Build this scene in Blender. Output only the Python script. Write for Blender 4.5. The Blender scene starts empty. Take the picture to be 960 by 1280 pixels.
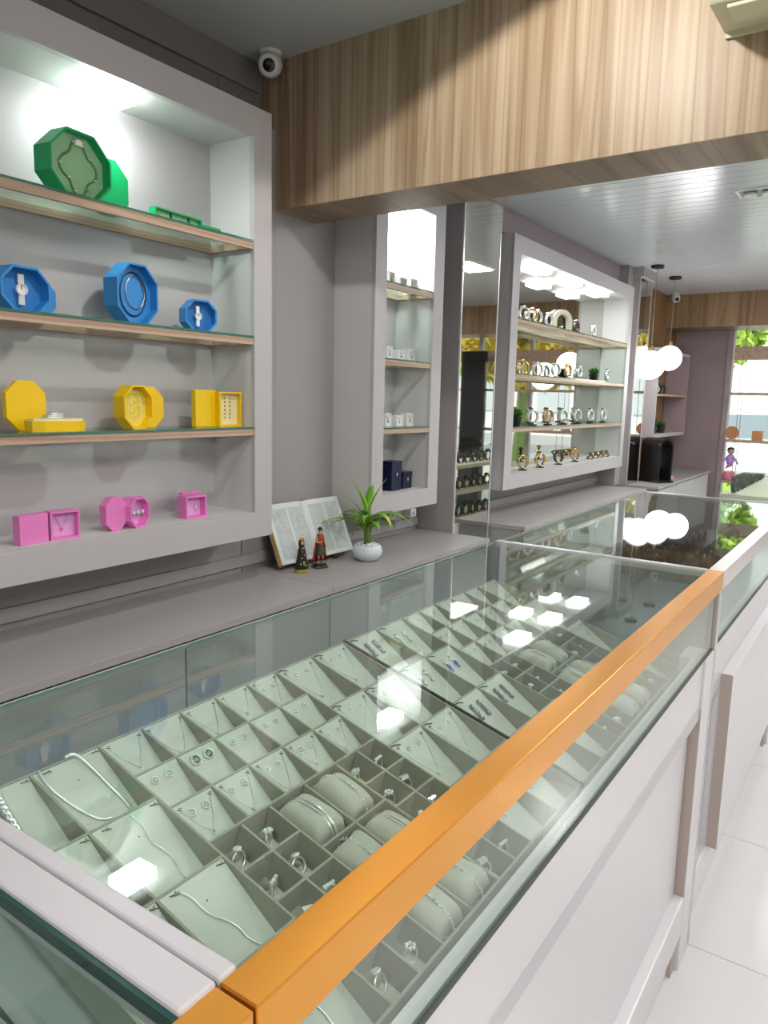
import bpy, bmesh, math, random
from mathutils import Vector, Matrix
random.seed(7)
SC = bpy.context.scene
COL = SC.collection
PI = math.pi
# ------------------------------------------------------------------ camera
cd = bpy.data.cameras.new('camera'); cam = bpy.data.objects.new('camera', cd); COL.objects.link(cam)
cd.sensor_fit = 'VERTICAL'; cd.sensor_height = 36; cd.lens = 926.08 / 1280 * 36
cd.clip_start = 0.02
R = ((0.5663359, 0.1131979, -0.8163638), (-0.8238556, 0.1053083, -0.5569310), (0.0229265, 0.9879759, 0.1528986))
cam.matrix_world = Matrix.Translation((0, 0, 1.4)) @ Matrix(R).to_4x4()
SC.camera = cam
# ------------------------------------------------------------------ world and exposure
SC.view_settings.view_transform = 'Standard'; SC.view_settings.look = 'None'
SC.view_settings.gamma = 1; SC.view_settings.use_curve_mapping = False
SC.view_settings.exposure = 0.10
W = bpy.data.worlds.new('daylight'); SC.world = W; W.use_nodes = True
wb = W.node_tree.nodes['Background']
wb.inputs[0].default_value = (0.90, 0.96, 1.0, 1); wb.inputs[1].default_value = 2.4
sd = bpy.data.lights.new('sun', 'SUN'); sd.energy = 5; sd.angle = 0.05; sd.color = (1, .95, .85)
so = bpy.data.objects.new('sun', sd); COL.objects.link(so)
so.rotation_euler = (math.radians(40), 0, math.radians(-60))      # high outside, lights the street beyond the window
# ceiling lamps: the panels themselves are built with their light further down (LAMPS)
LAMPS = [  # x, y, ceiling z, size x, size y, watts; all but the mirror-seen panel added for general light
    (0.3, -0.9, 2.694, 0.6, 0.6, 22), (1.4, -1.9, 2.694, 0.6, 0.6, 20), (-1.3, -0.2, 2.694, 0.6, 0.6, 24),
    (5.9, 0.66, 2.548, 0.5, 0.26, 22), (3.7, -0.9, 2.548, 0.6, 0.6, 30), (6.4, -1.6, 2.548, 0.6, 0.6, 30), (3.9, 0.25, 2.548, 0.3, 0.3, 10)]

# ------------------------------------------------------------------ materials
M = {}
def mat(name, col, rough=.5, metal=0, var=.04, scale=30, bump=0, spec=.5, emit=None, es=1, coat=0, sheen=0):
    m = bpy.data.materials.new(name); m.use_nodes = True; nt = m.node_tree; b = nt.nodes['Principled BSDF']
    tc = nt.nodes.new('ShaderNodeTexCoord'); n = nt.nodes.new('ShaderNodeTexNoise'); n.inputs['Scale'].default_value = scale
    n.inputs['Detail'].default_value = 4
    nt.links.new(tc.outputs['Object'], n.inputs['Vector'])
    mr = nt.nodes.new('ShaderNodeMapRange'); mr.inputs['To Min'].default_value = 1 - var; mr.inputs['To Max'].default_value = 1 + var
    nt.links.new(n.outputs['Fac'], mr.inputs['Value'])
    mx = nt.nodes.new('ShaderNodeVectorMath'); mx.operation = 'SCALE'; mx.inputs[0].default_value = col[:3]
    nt.links.new(mr.outputs[0], mx.inputs['Scale']); nt.links.new(mx.outputs[0], b.inputs['Base Color'])
    b.inputs['Roughness'].default_value = rough; b.inputs['Metallic'].default_value = metal
    b.inputs['Specular IOR Level'].default_value = spec
    b.inputs['Coat Weight'].default_value = coat; b.inputs['Sheen Weight'].default_value = sheen
    if bump:
        bp = nt.nodes.new('ShaderNodeBump'); bp.inputs['Strength'].default_value = bump; bp.inputs['Distance'].default_value = .002
        n2 = nt.nodes.new('ShaderNodeTexNoise'); n2.inputs['Scale'].default_value = scale * 8
        nt.links.new(tc.outputs['Object'], n2.inputs['Vector']); nt.links.new(n2.outputs['Fac'], bp.inputs['Height'])
        nt.links.new(bp.outputs[0], b.inputs['Normal'])
    if emit: b.inputs['Emission Color'].default_value = (*emit, 1); b.inputs['Emission Strength'].default_value = es
    M[name] = m; return m
def wood(name, c0, c1, c2, grain='z', rough=.45, across=14):
    m = bpy.data.materials.new(name); m.use_nodes = True; nt = m.node_tree; b = nt.nodes['Principled BSDF']
    tc = nt.nodes.new('ShaderNodeTexCoord'); mp = nt.nodes.new('ShaderNodeMapping')
    s = {'z': (across, across, .55), 'x': (.55, across, across), 'y': (across, .55, across)}[grain]
    mp.inputs['Scale'].default_value = s
    if grain == 'x': mp.inputs['Rotation'].default_value = (0, 0, .35)
    nt.links.new(tc.outputs['Object'], mp.inputs['Vector'])
    n = nt.nodes.new('ShaderNodeTexNoise'); n.inputs['Scale'].default_value = 1; n.inputs['Detail'].default_value = 5; n.inputs['Distortion'].default_value = .5
    nt.links.new(mp.outputs[0], n.inputs['Vector'])
    n3 = nt.nodes.new('ShaderNodeTexNoise'); n3.inputs['Scale'].default_value = .33; n3.inputs['Detail'].default_value = 2
    nt.links.new(mp.outputs[0], n3.inputs['Vector'])
    # cathedral figure: rings of a slowly varying field
    mm = nt.nodes.new('ShaderNodeMath'); mm.operation = 'MULTIPLY'; mm.inputs[1].default_value = 60; nt.links.new(n3.outputs['Fac'], mm.inputs[0])
    sn = nt.nodes.new('ShaderNodeMath'); sn.operation = 'SINE'; nt.links.new(mm.outputs[0], sn.inputs[0])
    ab = nt.nodes.new('ShaderNodeMapRange'); ab.inputs['From Min'].default_value = .55; ab.inputs['From Max'].default_value = 1; nt.links.new(sn.outputs[0], ab.inputs['Value'])
    cr = nt.nodes.new('ShaderNodeValToRGB'); e = cr.color_ramp.elements
    e[0].position = .3; e[0].color = (*c0, 1); e[1].position = .72; e[1].color = (*c2, 1); k = cr.color_ramp.elements.new(.5); k.color = (*c1, 1)
    nt.links.new(n.outputs['Fac'], cr.inputs[0])
    mx = nt.nodes.new('ShaderNodeMixRGB'); mx.blend_type = 'MULTIPLY'; mx.inputs['Color2'].default_value = (.60, .48, .38, 1)
    sc = nt.nodes.new('ShaderNodeMath'); sc.operation = 'MULTIPLY'; sc.inputs[1].default_value = .55; nt.links.new(ab.outputs[0], sc.inputs[0])
    nt.links.new(sc.outputs[0], mx.inputs['Fac']); nt.links.new(cr.outputs[0], mx.inputs['Color1']); nt.links.new(mx.outputs[0], b.inputs['Base Color'])
    b.inputs['Roughness'].default_value = rough
    M[name] = m; return m
def glassmat(name, tint, rough=0.0, ior=1.5, dens=1.0):
    m = bpy.data.materials.new(name); m.use_nodes = True; nt = m.node_tree; nt.nodes.remove(nt.nodes['Principled BSDF'])
    out = nt.nodes['Material Output']; tr = nt.nodes.new('ShaderNodeBsdfTransparent'); gl = nt.nodes.new('ShaderNodeBsdfGlossy')
    tr.inputs[0].default_value = (*tint, 1); gl.inputs['Roughness'].default_value = rough
    ge = nt.nodes.new('ShaderNodeNewGeometry'); mr = nt.nodes.new('ShaderNodeMapRange')
    mr.inputs['To Min'].default_value = ior; mr.inputs['To Max'].default_value = 1 / ior
    nt.links.new(ge.outputs['Backfacing'], mr.inputs['Value']); fr = nt.nodes.new('ShaderNodeFresnel'); nt.links.new(mr.outputs[0], fr.inputs['IOR'])
    mx = nt.nodes.new('ShaderNodeMixShader'); nt.links.new(fr.outputs[0], mx.inputs[0]); nt.links.new(tr.outputs[0], mx.inputs[1]); nt.links.new(gl.outputs[0], mx.inputs[2])
    nt.links.new(mx.outputs[0], out.inputs[0]); M[name] = m; return m

mat('wall_grey', (.37, .345, .345), .55, var=.02, scale=3)
mat('wall_dark', (.22, .215, .215), .6, var=.02, scale=3)
mat('mauve', (.37, .285, .30), .6, var=.03, scale=3)
mat('fascia_pink', (.42, .35, .37), .55, var=.02)
mat('niche', (.50, .475, .49), .45, var=.02, scale=5)
mat('niche_in', (.60, .58, .58), .5, var=.02, scale=5)
mat('lacquer', (.60, .58, .60), .32, var=.015, scale=5)
mat('lacquer_band', (.47, .44, .47), .35, var=.015, scale=5)
mat('lacquer_edge', (.42, .35, .31), .4, var=.03, scale=10)
mat('counter', (.36, .335, .335), .45, var=.03, scale=6)
mat('counter_front', (.33, .345, .345), .35, var=.02, scale=6)
mat('tile', (.60, .60, .59), .16, var=.035, scale=4)
mat('grout', (.25, .25, .26), .8)
mat('ceil_grey', (.50, .51, .52), .6, var=.02, scale=2)
mat('ceil_pvc', (.60, .63, .67), .2, var=.02, scale=4)
mat('pvc_gap', (.22, .23, .25), .6)
mat('alu', (.78, .78, .80), .28, metal=.6, var=.01)
mat('rail_white', (.46, .44, .46), .35, var=.015)
mat('orange_metal', (.82, .36, .06), .30, metal=.85, var=.05, scale=12)  # orange of the wood beam's reflection is put into the strip's base colour
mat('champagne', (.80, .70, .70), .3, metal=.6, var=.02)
mat('suede', (.36, .34, .275), .9, var=.05, scale=120, bump=.3, sheen=.3)
mat('pad', (.64, .64, .585), .9, var=.04, scale=150, bump=.3, sheen=.3)
mat('cushion', (.50, .48, .41), .85, var=.05, scale=60, bump=.3, sheen=.3)
mat('silver', (.86, .87, .88), .28, metal=.75, var=.05, scale=300)
mat('dark_silver', (.34, .35, .37), .3, metal=.8, var=.1, scale=200)
mat('gold', (.80, .56, .22), .22, metal=1, var=.05, scale=100)
mat('crystal', (.88, .92, .95), .12, metal=.2, spec=1)
mat('blue_stone', (.02, .10, .60), .1, spec=1, coat=.5)
mat('hook', (.06, .07, .06), .6)
mat('black', (.012, .011, .012), .3)
mat('black_gloss', (.01, .01, .012), .08, coat=.5)
mat('green', (.0, .40, .13), .45, var=.03); mat('green_light', (.36, .62, .36), .6); mat('green_cord', (.14, .30, .12), .5); mat('green_dark', (.01, .10, .045), .5)
mat('blue', (.03, .26, .66), .45, var=.03); mat('blue_light', (.02, .19, .52), .55)
mat('yellow', (.90, .58, .0), .45, var=.03); mat('yellow_light', (.86, .72, .12), .55); mat('cream', (.85, .80, .45), .6)
mat('pink', (.80, .22, .56), .45, var=.03); mat('pink_light', (.80, .42, .76), .55)
mat('white', (.80, .80, .78), .4); mat('navy', (.004, .009, .045), .4); mat('beige', (.55, .50, .40), .6)
mat('ceramic', (.62, .70, .74), .18, var=.02, coat=.3); mat('pebble', (.82, .82, .80), .5, var=.1, scale=60)
mat('leaf', (.14, .38, .02), .4, var=.35, scale=14); mat('leaf_pale', (.42, .60, .05), .4, var=.3, scale=14); mat('stem', (.16, .25, .05), .5)
mat('leaf_dark', (.03, .16, .02), .5, var=.4, scale=30)
mat('page_edge', (.55, .40, .16), .6, var=.2, scale=80)
mat('skin', (.55, .33, .22), .5); mat('red_cloth', (.30, .03, .02), .5, var=.2, scale=60); mat('olive_cloth', (.05, .055, .02), .6); mat('hair', (.03, .018, .01), .6)
mat('robe_black', (.012, .014, .012), .35, var=.3, scale=40); mat('gold_green', (.34, .32, .03), .35, metal=.3)
mat('ac_plastic', (.62, .60, .42), .4); mat('olive_glass', (.3, .3, .2), .3)
mat('led', (1, 1, 1), .4, emit=(.93, 1, .97), es=26)
mat('led_soft', (1, 1, 1), .4, emit=(1, .98, .95), es=9)
mat('globe', (1, 1, 1), .4, emit=(1, .98, .97), es=1.8)
mat('asphalt', (.30, .30, .31), .8); mat('paving', (.50, .48, .45), .8); mat('ext_white', (.75, .74, .72), .7, var=.05, scale=2)
mat('bush', (.62, .48, .05), .6, var=.5, scale=3); mat('bush_green', (.36, .52, .06), .6, var=.5, scale=9); mat('car_paint', (.70, .72, .74), .2, coat=.5); mat('car_glass', (.20, .24, .28), .1); mat('far_window', (.52, .56, .60), .3)
mat('lilac', (.55, .30, .75), .5); mat('rose', (.85, .20, .32), .5); mat('terracotta', (.62, .28, .12), .6)
mat('wire', (.22, .20, .18), .5); mat('tarnish', (.11, .105, .10), .3, metal=.5, var=.3, scale=200)
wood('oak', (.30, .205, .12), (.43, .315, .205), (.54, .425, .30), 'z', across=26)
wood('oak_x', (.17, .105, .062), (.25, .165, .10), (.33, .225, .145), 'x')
wood('oak_warm', (.22, .11, .045), (.33, .18, .08), (.42, .25, .12), 'z')
wood('oak_far', (.24, .145, .07), (.33, .21, .11), (.40, .27, .15), 'z')
wood('shelf_wood', (.42, .28, .20), (.52, .37, .27), (.58, .43, .32), 'x', across=30)
glassmat('glass', (.915, .968, .945)); glassmat('glass_clear', (.95, .985, .97)); glassmat('glass_shelf', (.86, .95, .90))
mat('edge_dark', (.012, .05, .045), .2); mat('glass_edge_light', (.38, .46, .44), .2); mm_ = mat('glass_edge', (.03, .16, .12), .15, spec=1)
m = mat('mirror', (.60, .585, .55), .02, metal=1, var=0)
def page_mat():
    m = bpy.data.materials.new('page'); m.use_nodes = True; nt = m.node_tree; b = nt.nodes['Principled BSDF']
    def N(op, a, c=None):
        n = nt.nodes.new('ShaderNodeMath'); n.operation = op
        for i, v in enumerate((a, c)):
            if v is None: continue
            if isinstance(v, (int, float)): n.inputs[i].default_value = v
            else: nt.links.new(v, n.inputs[i])
        return n.outputs[0]
    tc = nt.nodes.new('ShaderNodeTexCoord'); sp = nt.nodes.new('ShaderNodeSeparateXYZ'); nt.links.new(tc.outputs['Object'], sp.inputs[0])
    ax = N('ABSOLUTE', sp.outputs[0])
    col = N('ADD', N('MULTIPLY', N('GREATER_THAN', ax, .022), N('LESS_THAN', ax, .110)), N('MULTIPLY', N('GREATER_THAN', ax, .120), N('LESS_THAN', ax, .208)))
    col = N('MULTIPLY', col, N('MULTIPLY', N('GREATER_THAN', sp.outputs[1], .018), N('LESS_THAN', sp.outputs[1], .240)))
    ln = N('MULTIPLY', N('ADD', N('SINE', N('MULTIPLY', sp.outputs[1], 2 * PI / .0042)), 1), .5)
    n = nt.nodes.new('ShaderNodeTexNoise'); n.inputs['Scale'].default_value = 55; n.inputs['Detail'].default_value = 6; nt.links.new(tc.outputs['Object'], n.inputs['Vector'])
    k = N('MULTIPLY', N('MULTIPLY', col, ln), N('MULTIPLY', n.outputs['Fac'], 1.3))
    mx = nt.nodes.new('ShaderNodeMixRGB'); mx.inputs['Color1'].default_value = (.66, .71, .70, 1); mx.inputs['Color2'].default_value = (.16, .19, .20, 1); nt.links.new(k, mx.inputs['Fac'])
    nt.links.new(mx.outputs[0], b.inputs['Base Color']); b.inputs['Roughness'].default_value = .6; M['page'] = m
page_mat()

# ------------------------------------------------------------------ helpers
class MB:
    def __init__(s): s.v = []; s.f = []
    def add(s, vs, fs, T=None):
        o = len(s.v); s.v += [tuple(T @ Vector(p)) if T else tuple(p) for p in vs]; s.f += [tuple(i + o for i in f) for f in fs]; return s
    def box(s, x0, x1, y0, y1, z0, z1, T=None):
        vs = [(x, y, z) for x in (x0, x1) for y in (y0, y1) for z in (z0, z1)]
        return s.add(vs, [(0, 1, 3, 2), (4, 6, 7, 5), (0, 4, 5, 1), (2, 3, 7, 6), (0, 2, 6, 4), (1, 5, 7, 3)], T)
    def prism(s, poly, a, b, axis='y', T=None):       # poly in the two other axes, extruded from a to b
        def P(u, v, t): return {'x': (t, u, v), 'y': (u, t, v), 'z': (u, v, t)}[axis]
        n = len(poly); vs = [P(u, v, a) for u, v in poly] + [P(u, v, b) for u, v in poly]
        return s.add(vs, [tuple(range(n)), tuple(range(2 * n - 1, n - 1, -1))] + [(i, i + n, (i + 1) % n + n, (i + 1) % n) for i in range(n)], T)
    def ring(s, outer, inner, a, b, axis='y', T=None):  # frame between two outlines
        def P(u, v, t): return {'x': (t, u, v), 'y': (u, t, v), 'z': (u, v, t)}[axis]
        n = len(outer); vs = [P(u, v, t) for t in (a, b) for L in (outer, inner) for u, v in L]; f = []
        for i in range(n):
            j = (i + 1) % n
            f += [(i, j, n + j, n + i), (2*n + i, 3*n + i, 3*n + j, 2*n + j), (i, 2*n + i, 2*n + j, j), (n + i, n + j, 3*n + j, 3*n + i)]
        return s.add(vs, f, T)
    def tube(s, pts, r, seg=8, closed=False, T=None, flat=1.0):
        pts = [Vector(p) for p in pts]; n = len(pts); vs = []; rs = r if isinstance(r, (list, tuple)) else [r] * n; pn = None
        for i, p in enumerate(pts):
            a = pts[(i - 1) % n] if (closed or i > 0) else p; b = pts[(i + 1) % n] if (closed or i < n - 1) else p
            t = (b - a).normalized() if (b - a).length > 1e-9 else Vector((0, 0, 1))
            if pn is None: pn = t.orthogonal().normalized()
            pn = (pn - t * pn.dot(t)).normalized(); q = t.cross(pn)
            for k in range(seg):
                w = 2 * PI * k / seg; vs.append(p + pn * math.cos(w) * rs[i] + q * math.sin(w) * rs[i] * flat)
        fs = []
        for i in range(n if closed else n - 1):
            j = (i + 1) % n
            for k in range(seg): l = (k + 1) % seg; fs.append((i*seg + k, i*seg + l, j*seg + l, j*seg + k))
        if not closed: fs += [tuple(range(seg - 1, -1, -1)), tuple((n - 1) * seg + k for k in range(seg))]
        return s.add(vs, fs, T)
    def lathe(s, prof, seg=20, T=None, sx=1, sy=1):
        vs = []; fs = []; n = len(prof)
        for r, z in prof:
            for k in range(seg): w = 2 * PI * k / seg; vs.append((r * math.cos(w) * sx, r * math.sin(w) * sy, z))
        for i in range(n - 1):
            for k in range(seg): l = (k + 1) % seg; fs.append((i*seg + k, i*seg + l, (i+1)*seg + l, (i+1)*seg + k))
        fs += [tuple(range(seg - 1, -1, -1)), tuple((n - 1) * seg + k for k in range(seg))]
        return s.add(vs, fs, T)
    def ball(s, c, r, seg=12, T=None, sc=(1, 1, 1)):
        n = max(4, seg // 2); prof = [(max(1e-4, math.sin(PI * i / n)) * r, -math.cos(PI * i / n) * r) for i in range(n + 1)]
        TT = Matrix.Translation(c) @ Matrix.Diagonal((*sc, 1)); return s.lathe(prof, seg, (T @ TT) if T else TT)
    def mesh(s, name, m, smooth=False):
        me = bpy.data.meshes.new(name); me.from_pydata([tuple(v) for v in s.v], [], s.f); me.update()
        if m: me.materials.append(M[m])
        bm = bmesh.new(); bm.from_mesh(me); bmesh.ops.recalc_face_normals(bm, faces=bm.faces); bm.to_mesh(me); bm.free()
        if smooth:
            for p in me.polygons: p.use_smooth = True
        return me
    def build(s, name, m, parent=None, smooth=False, bevel=0, loc=None, rot=None, kind=None):
        o = bpy.data.objects.new(name, s.mesh(name, m, smooth)); COL.objects.link(o); o.parent = parent
        if loc: o.location = loc
        if rot: o.rotation_euler = rot
        if bevel:
            b = o.modifiers.new('b', 'BEVEL'); b.width = bevel; b.segments = 2; b.limit_method = 'ANGLE'
        if kind: o['kind'] = kind
        return o
def BX(*a): return MB().box(*a)
def smooth_angle(o, deg=40):
    for p in o.data.polygons: p.use_smooth = True
    try: o.data.set_sharp_from_angle(angle=math.radians(deg))
    except Exception: pass
    return o
def thing(name, label, cat, loc=(0, 0, 0), rz=0, group=None, rot=None):
    o = bpy.data.objects.new(name, None); COL.objects.link(o); o.location = loc; o.empty_display_size = .05
    o.rotation_euler = rot if rot else (0, 0, rz); return tag(o, label, cat, group)
def tag(o, label, cat, group=None):
    o['label'] = label; o['category'] = cat
    if group: o['group'] = group
    return o
def struct(o): o['kind'] = 'structure'; return o
def sthing(name, loc=(0, 0, 0)):
    o = bpy.data.objects.new(name, None); COL.objects.link(o); o.location = loc; return struct(o)
def copy_tree(o, parent=None):
    c = o.copy(); COL.objects.link(c); c.parent = parent
    for ch in list(o.children): copy_tree(ch, c)
    return c
def dup(o, loc, label=None, rz=None, scale=None, group=None):
    c = copy_tree(o); c.location = loc
    if rz is not None: c.rotation_euler.z = rz
    if label: c['label'] = label
    if scale: c.scale = (scale,) * 3
    if group: c['group'] = group
    return c
ORD = ['first', 'second', 'third', 'fourth', 'fifth', 'sixth', 'seventh', 'eighth', 'ninth', 'tenth', 'eleventh', 'twelfth']

# ------------------------------------------------------------------ setting: floor, walls, ceilings
YW = 2.16
fl = sthing('floor')
BX(-3.2, 9.1, -3.4, 2.3, -.03, -.006).build('grout', 'grout', fl)
tm = MB().box(.0012, .5988, .0012, .5988, -.008, 0).mesh('tile', 'tile')
for i in range(-8, 12):
    for j in range(-5, 4):
        x = 1.912 + .6 * i; y = .0 + .6 * j
        if x < -3.1 or x > 8.8 or y > 2.0: continue
        if x < .5 and y < -1.5 : pass
        o = bpy.data.objects.new('tile', tm); COL.objects.link(o); o.parent = fl; o.location = (x, y, 0)
wl = sthing('wall_left')
for a, b in ((-3.2, .93), (.936, 2.132), (2.138, 2.336), (2.3365, 3.7)):
    BX(a, b, YW, YW + .04, 0, 2.44 if b < 2.4 else 2.7).build('panel', 'wall_grey', wl, bevel=.002)
BX(3.7, 5.06, YW, YW + .04, 0, 2.6).build('panel', 'wall_grey', wl)
BX(5.066, 6.9, YW, YW + .04, 0, 2.6).build('panel', 'wall_grey', wl)
for a, b in ((-3.2, 1.0), (1.003, 2.108), (2.112, 2.335)):
    BX(a, b, 2.245, 2.28, 2.3, 2.586).build('upper_panel', 'wall_dark', wl)
BX(-3.2, 2.335, YW + .04, 2.28, 2.40, 2.43).build('ledge', 'wall_dark', wl)
struct(BX(-3.2, 2.335, 2.229, 2.28, 2.586, 2.70).build('trim_1', 'wall_dark', bevel=.003))
bb = sthing('baseboard_left')
BX(.1, 3.487, 2.145, YW, .70, .746).build('upstand', 'wall_grey', bb, bevel=.002)
BX(3.93, 6.6, 2.145, YW, .70, .746).build('upstand', 'wall_grey', bb, bevel=.002)
# wood clad wall in the far corner
wc = sthing('wall_left_far')
for a, b in ((6.9, 7.78), (7.784, 8.48), (8.484, 8.99)):
    BX(a, b, YW, YW + .04, 0, 2.6).build('panel', 'oak_warm', wc)
# far wall with the big shop window
wf = sthing('wall_far')
BX(8.99, 9.15, 1.61, 2.3, 0, 2.6).build('plaster', 'mauve', wf)
BX(8.99, 9.15, -3.4, -1.9, 0, 2.6).build('plaster', 'mauve', wf)
BX(8.99, 9.15, -1.9, 1.61, 2.235, 2.6).build('plaster', 'mauve', wf)
w1 = sthing('window_1')
BX(8.97, 9.1, 1.55, 1.61, 0, 2.235).build('jamb', 'fascia_pink', w1, bevel=.004)
BX(8.97, 9.1, -1.9, -1.84, 0, 2.235).build('jamb', 'fascia_pink', w1, bevel=.004)
BX(8.97, 9.1, -1.84, 1.55, 0, .05).build('sill', 'rail_white', w1)
BX(9.00, 9.06, -.82, -.77, .05, 2.235).build('mullion', 'rail_white', w1)
BX(9.00, 9.06, .36, .40, .05, 2.235).build('mullion', 'rail_white', w1)
for a, b in ((-1.84, -.82), (-.77, .36), (.40, 1.55)):
    BX(9.02, 9.028, a, b, .05, 2.235).build('pane', 'glass_clear', w1)
struct(BX(-3.2, 9.15, -3.44, -3.4, 0, 2.7).build('wall_right', 'niche_in'))
struct(BX(-3.24, -3.2, -3.44, 2.3, 0, 2.7).build('wall_rear', 'niche_in'))
struct(BX(-3.2, 2.335, -3.4, 2.3, 2.694, 2.72).build('ceiling', 'ceil_grey'))
cf = sthing('ceiling_far')
BX(2.59, 8.99, -3.4, 2.2, 2.556, 2.58).build('backing', 'pvc_gap', cf)
pm = MB().prism([(-.0485, 2.5505), (-.0465, 2.548), (.0465, 2.548), (.0485, 2.5505), (.0485, 2.557), (-.0485, 2.557)], -3.4, 2.16, 'y').mesh('panel', 'ceil_pvc')
for i in range(64):
    o = bpy.data.objects.new('panel', pm); COL.objects.link(o); o.parent = cf; o.location = (2.64 + .1 * i, 0, 0)
struct(BX(3.917, 6.62, 2.07, YW, 2.40, 2.548).build('trim_2', 'fascia_pink', bevel=.002))
# beam of wood boards between the two zones
bm_ = sthing('trim_3')
for a, b in ((.292, 2.245), (-3.4, .289)):
    BX(2.335, 2.338, a, b, 2.137, 2.694).build('face_board', 'oak', bm_)
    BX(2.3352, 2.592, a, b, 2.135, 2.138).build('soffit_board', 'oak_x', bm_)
BX(2.338, 2.59, -3.4, 2.245, 2.139, 2.72).build('core', 'wall_dark', bm_)
va = sthing('trim_4')
for a, b in ((1.42, 2.16), (.50, 1.417), (-.5, .497), (-1.9, -.503), (-3.4, -1.903)):
    BX(8.46, 8.48, a, b, 2.206, 2.548).build('board', 'oak_far', va)
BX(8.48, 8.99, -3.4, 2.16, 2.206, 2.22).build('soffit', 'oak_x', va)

# ------------------------------------------------------------------ ceiling lamps with their own light
for i, (x, y, z, a, b, w) in enumerate(LAMPS):
    lab = ['square flush ceiling light panel over the near display case', 'square flush ceiling light panel in the near room beside the far wall side',
           'square flush ceiling light panel behind the viewpoint', 'square ceiling light panel above the far display case',
           'square ceiling light panel just past the wooden beam', 'square ceiling light panel in the far right part of the shop', 'small square ceiling light above the middle of the shop'][i]
    t = thing('ceiling_light', lab, 'ceiling light', (x, y, z), group='ceiling light panels')
    MB().ring([(-a/2, -b/2), (a/2, -b/2), (a/2, b/2), (-a/2, b/2)], [(-a/2+.015, -b/2+.015), (a/2-.015, -b/2+.015), (a/2-.015, b/2-.015), (-a/2+.015, b/2-.015)], -.012, 0, 'z').build('frame', 'white', t)
    BX(-a/2+.015, a/2-.015, -b/2+.015, b/2-.015, -.008, -.003).build('diffuser', 'led_soft', t)
    l = bpy.data.lights.new('panel_glow', 'AREA'); l.shape = 'RECTANGLE'; l.size = a * .9; l.size_y = b * .9; l.energy = w; l.color = (1, .985, .96)
    lo = bpy.data.objects.new('panel_glow', l); COL.objects.link(lo); lo.parent = t; lo.location = (0, 0, -.02)
t = thing('recessed_spotlight', 'round recessed spotlight in the near ceiling aimed at the wooden beam', 'ceiling light', (1.50, .85, 2.694))
MB().lathe([(.045, -.004), (.06, -.004), (.062, 0), (.045, 0)], 24).build('trim_ring', 'white', t)
l = bpy.data.lights.new('spot_glow', 'SPOT'); l.energy = 74; l.spot_size = math.radians(152); l.spot_blend = .08; l.shadow_soft_size = .05; l.color = (1, .97, .90)
lo = bpy.data.objects.new('spot_glow', l); COL.objects.link(lo); lo.parent = t; lo.location = (0, 0, -.006); lo.rotation_euler = Vector((-.30, .28, 1)).to_track_quat('Z', 'Y').to_euler()
# recessed two-spot fixture seen under the beam
t = thing('recessed_spotlight', 'white framed recessed twin spotlight in the grooved ceiling', 'ceiling light', (4.62, .74, 2.548))
MB().ring([(-.09, -.11), (.09, -.11), (.09, .11), (-.09, .11)], [(-.075, -.095), (.075, -.095), (.075, .095), (-.075, .095)], -.008, .0, 'z').build('frame', 'white', t)
BX(-.075, .075, -.095, .095, -.004, -.001).build('housing', 'dark_silver', t)
for s in (-1, 1):
    MB().lathe([(.02, -.02), (.034, -.022), (.036, -.012), (.03, -.004)], 16, Matrix.Translation((0, s * .045, 0))).build('spot_head', 'white', t, smooth=True)

# ------------------------------------------------------------------ wall display niches
def rect(x0, x1, z0, z1): return [(x0, z0), (x1, z0), (x1, z1), (x0, z1)]
def niche(label, ox0, ox1, oz0, oz1, ix0, ix1, iz0, iz1, shelves, lamps, mirror=False, watts=3, ls=1.0):
    t = thing('display_niche', label, 'wall display', (ox0, 1.931, oz0))
    T = Matrix.Translation((-ox0, -1.931, -oz0))
    b = MB(); b.ring(rect(ox0, ox1, oz0, oz1), rect(ix0, ix1, iz0, iz1), 1.931, 1.951, 'y', T).build('front_frame', 'niche', t, bevel=.0015)
    b = MB()
    for a in ((ox0, ix0 , oz0, oz1), (ix1, ox1, oz0, oz1), (ix0, ix1, oz0, iz0), (ix0, ix1, iz1, oz1)):
        b.box(a[0], a[1], 1.951, 2.159, a[2], a[3], T)
    b.build('casing', 'niche_in', t)
    BX(ix0, ix1, 2.150, 2.158, iz0, iz1).add([], []).build('back_panel', 'mirror' if mirror else 'niche', t, loc=(-ox0, -1.931, -oz0))
    for z in shelves:
        s = MB()
        s.ring([(ix0+.001, 1.936), (ix1-.001, 1.936), (ix1-.001, 2.149), (ix0+.001, 2.149)], [(ix0 + .02, 1.951), (ix1 - .02, 1.951), (ix1 - .02, 2.128), (ix0 + .02, 2.128)], z - .030, z - .007, 'z', T)
        so_ = s.build('shelf', 'shelf_wood', t)
        BX(ix0+.001, ix1-.001, 1.934, 2.149, z - .0065, z).build('glass_top', 'glass_shelf', so_, loc=(-ox0, -1.931, -oz0))
        BX(ix0+.001, ix1-.001, 1.9325, 1.934, z - .0065, z).build('polished_edge', 'glass_edge', so_, loc=(-ox0, -1.931, -oz0))
    for (x, y) in lamps:
        BX(-.065 * ls, .065 * ls, -.045 * min(ls, 1.3), .045 * min(ls, 1.3), -.034, 0).build('downlight', 'led', t, loc=(x - ox0, y - 1.931, iz1 - oz0))
        l = bpy.data.lights.new('niche_glow', 'AREA'); l.shape = 'RECTANGLE'; l.size = .11; l.size_y = .08; l.energy = watts; l.color = (.93, 1, .97)
        lo = bpy.data.objects.new('niche_glow', l); COL.objects.link(lo); lo.parent = t; lo.location = (x - ox0, y - 1.931, iz1 - oz0 - .038)
    return t
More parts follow.
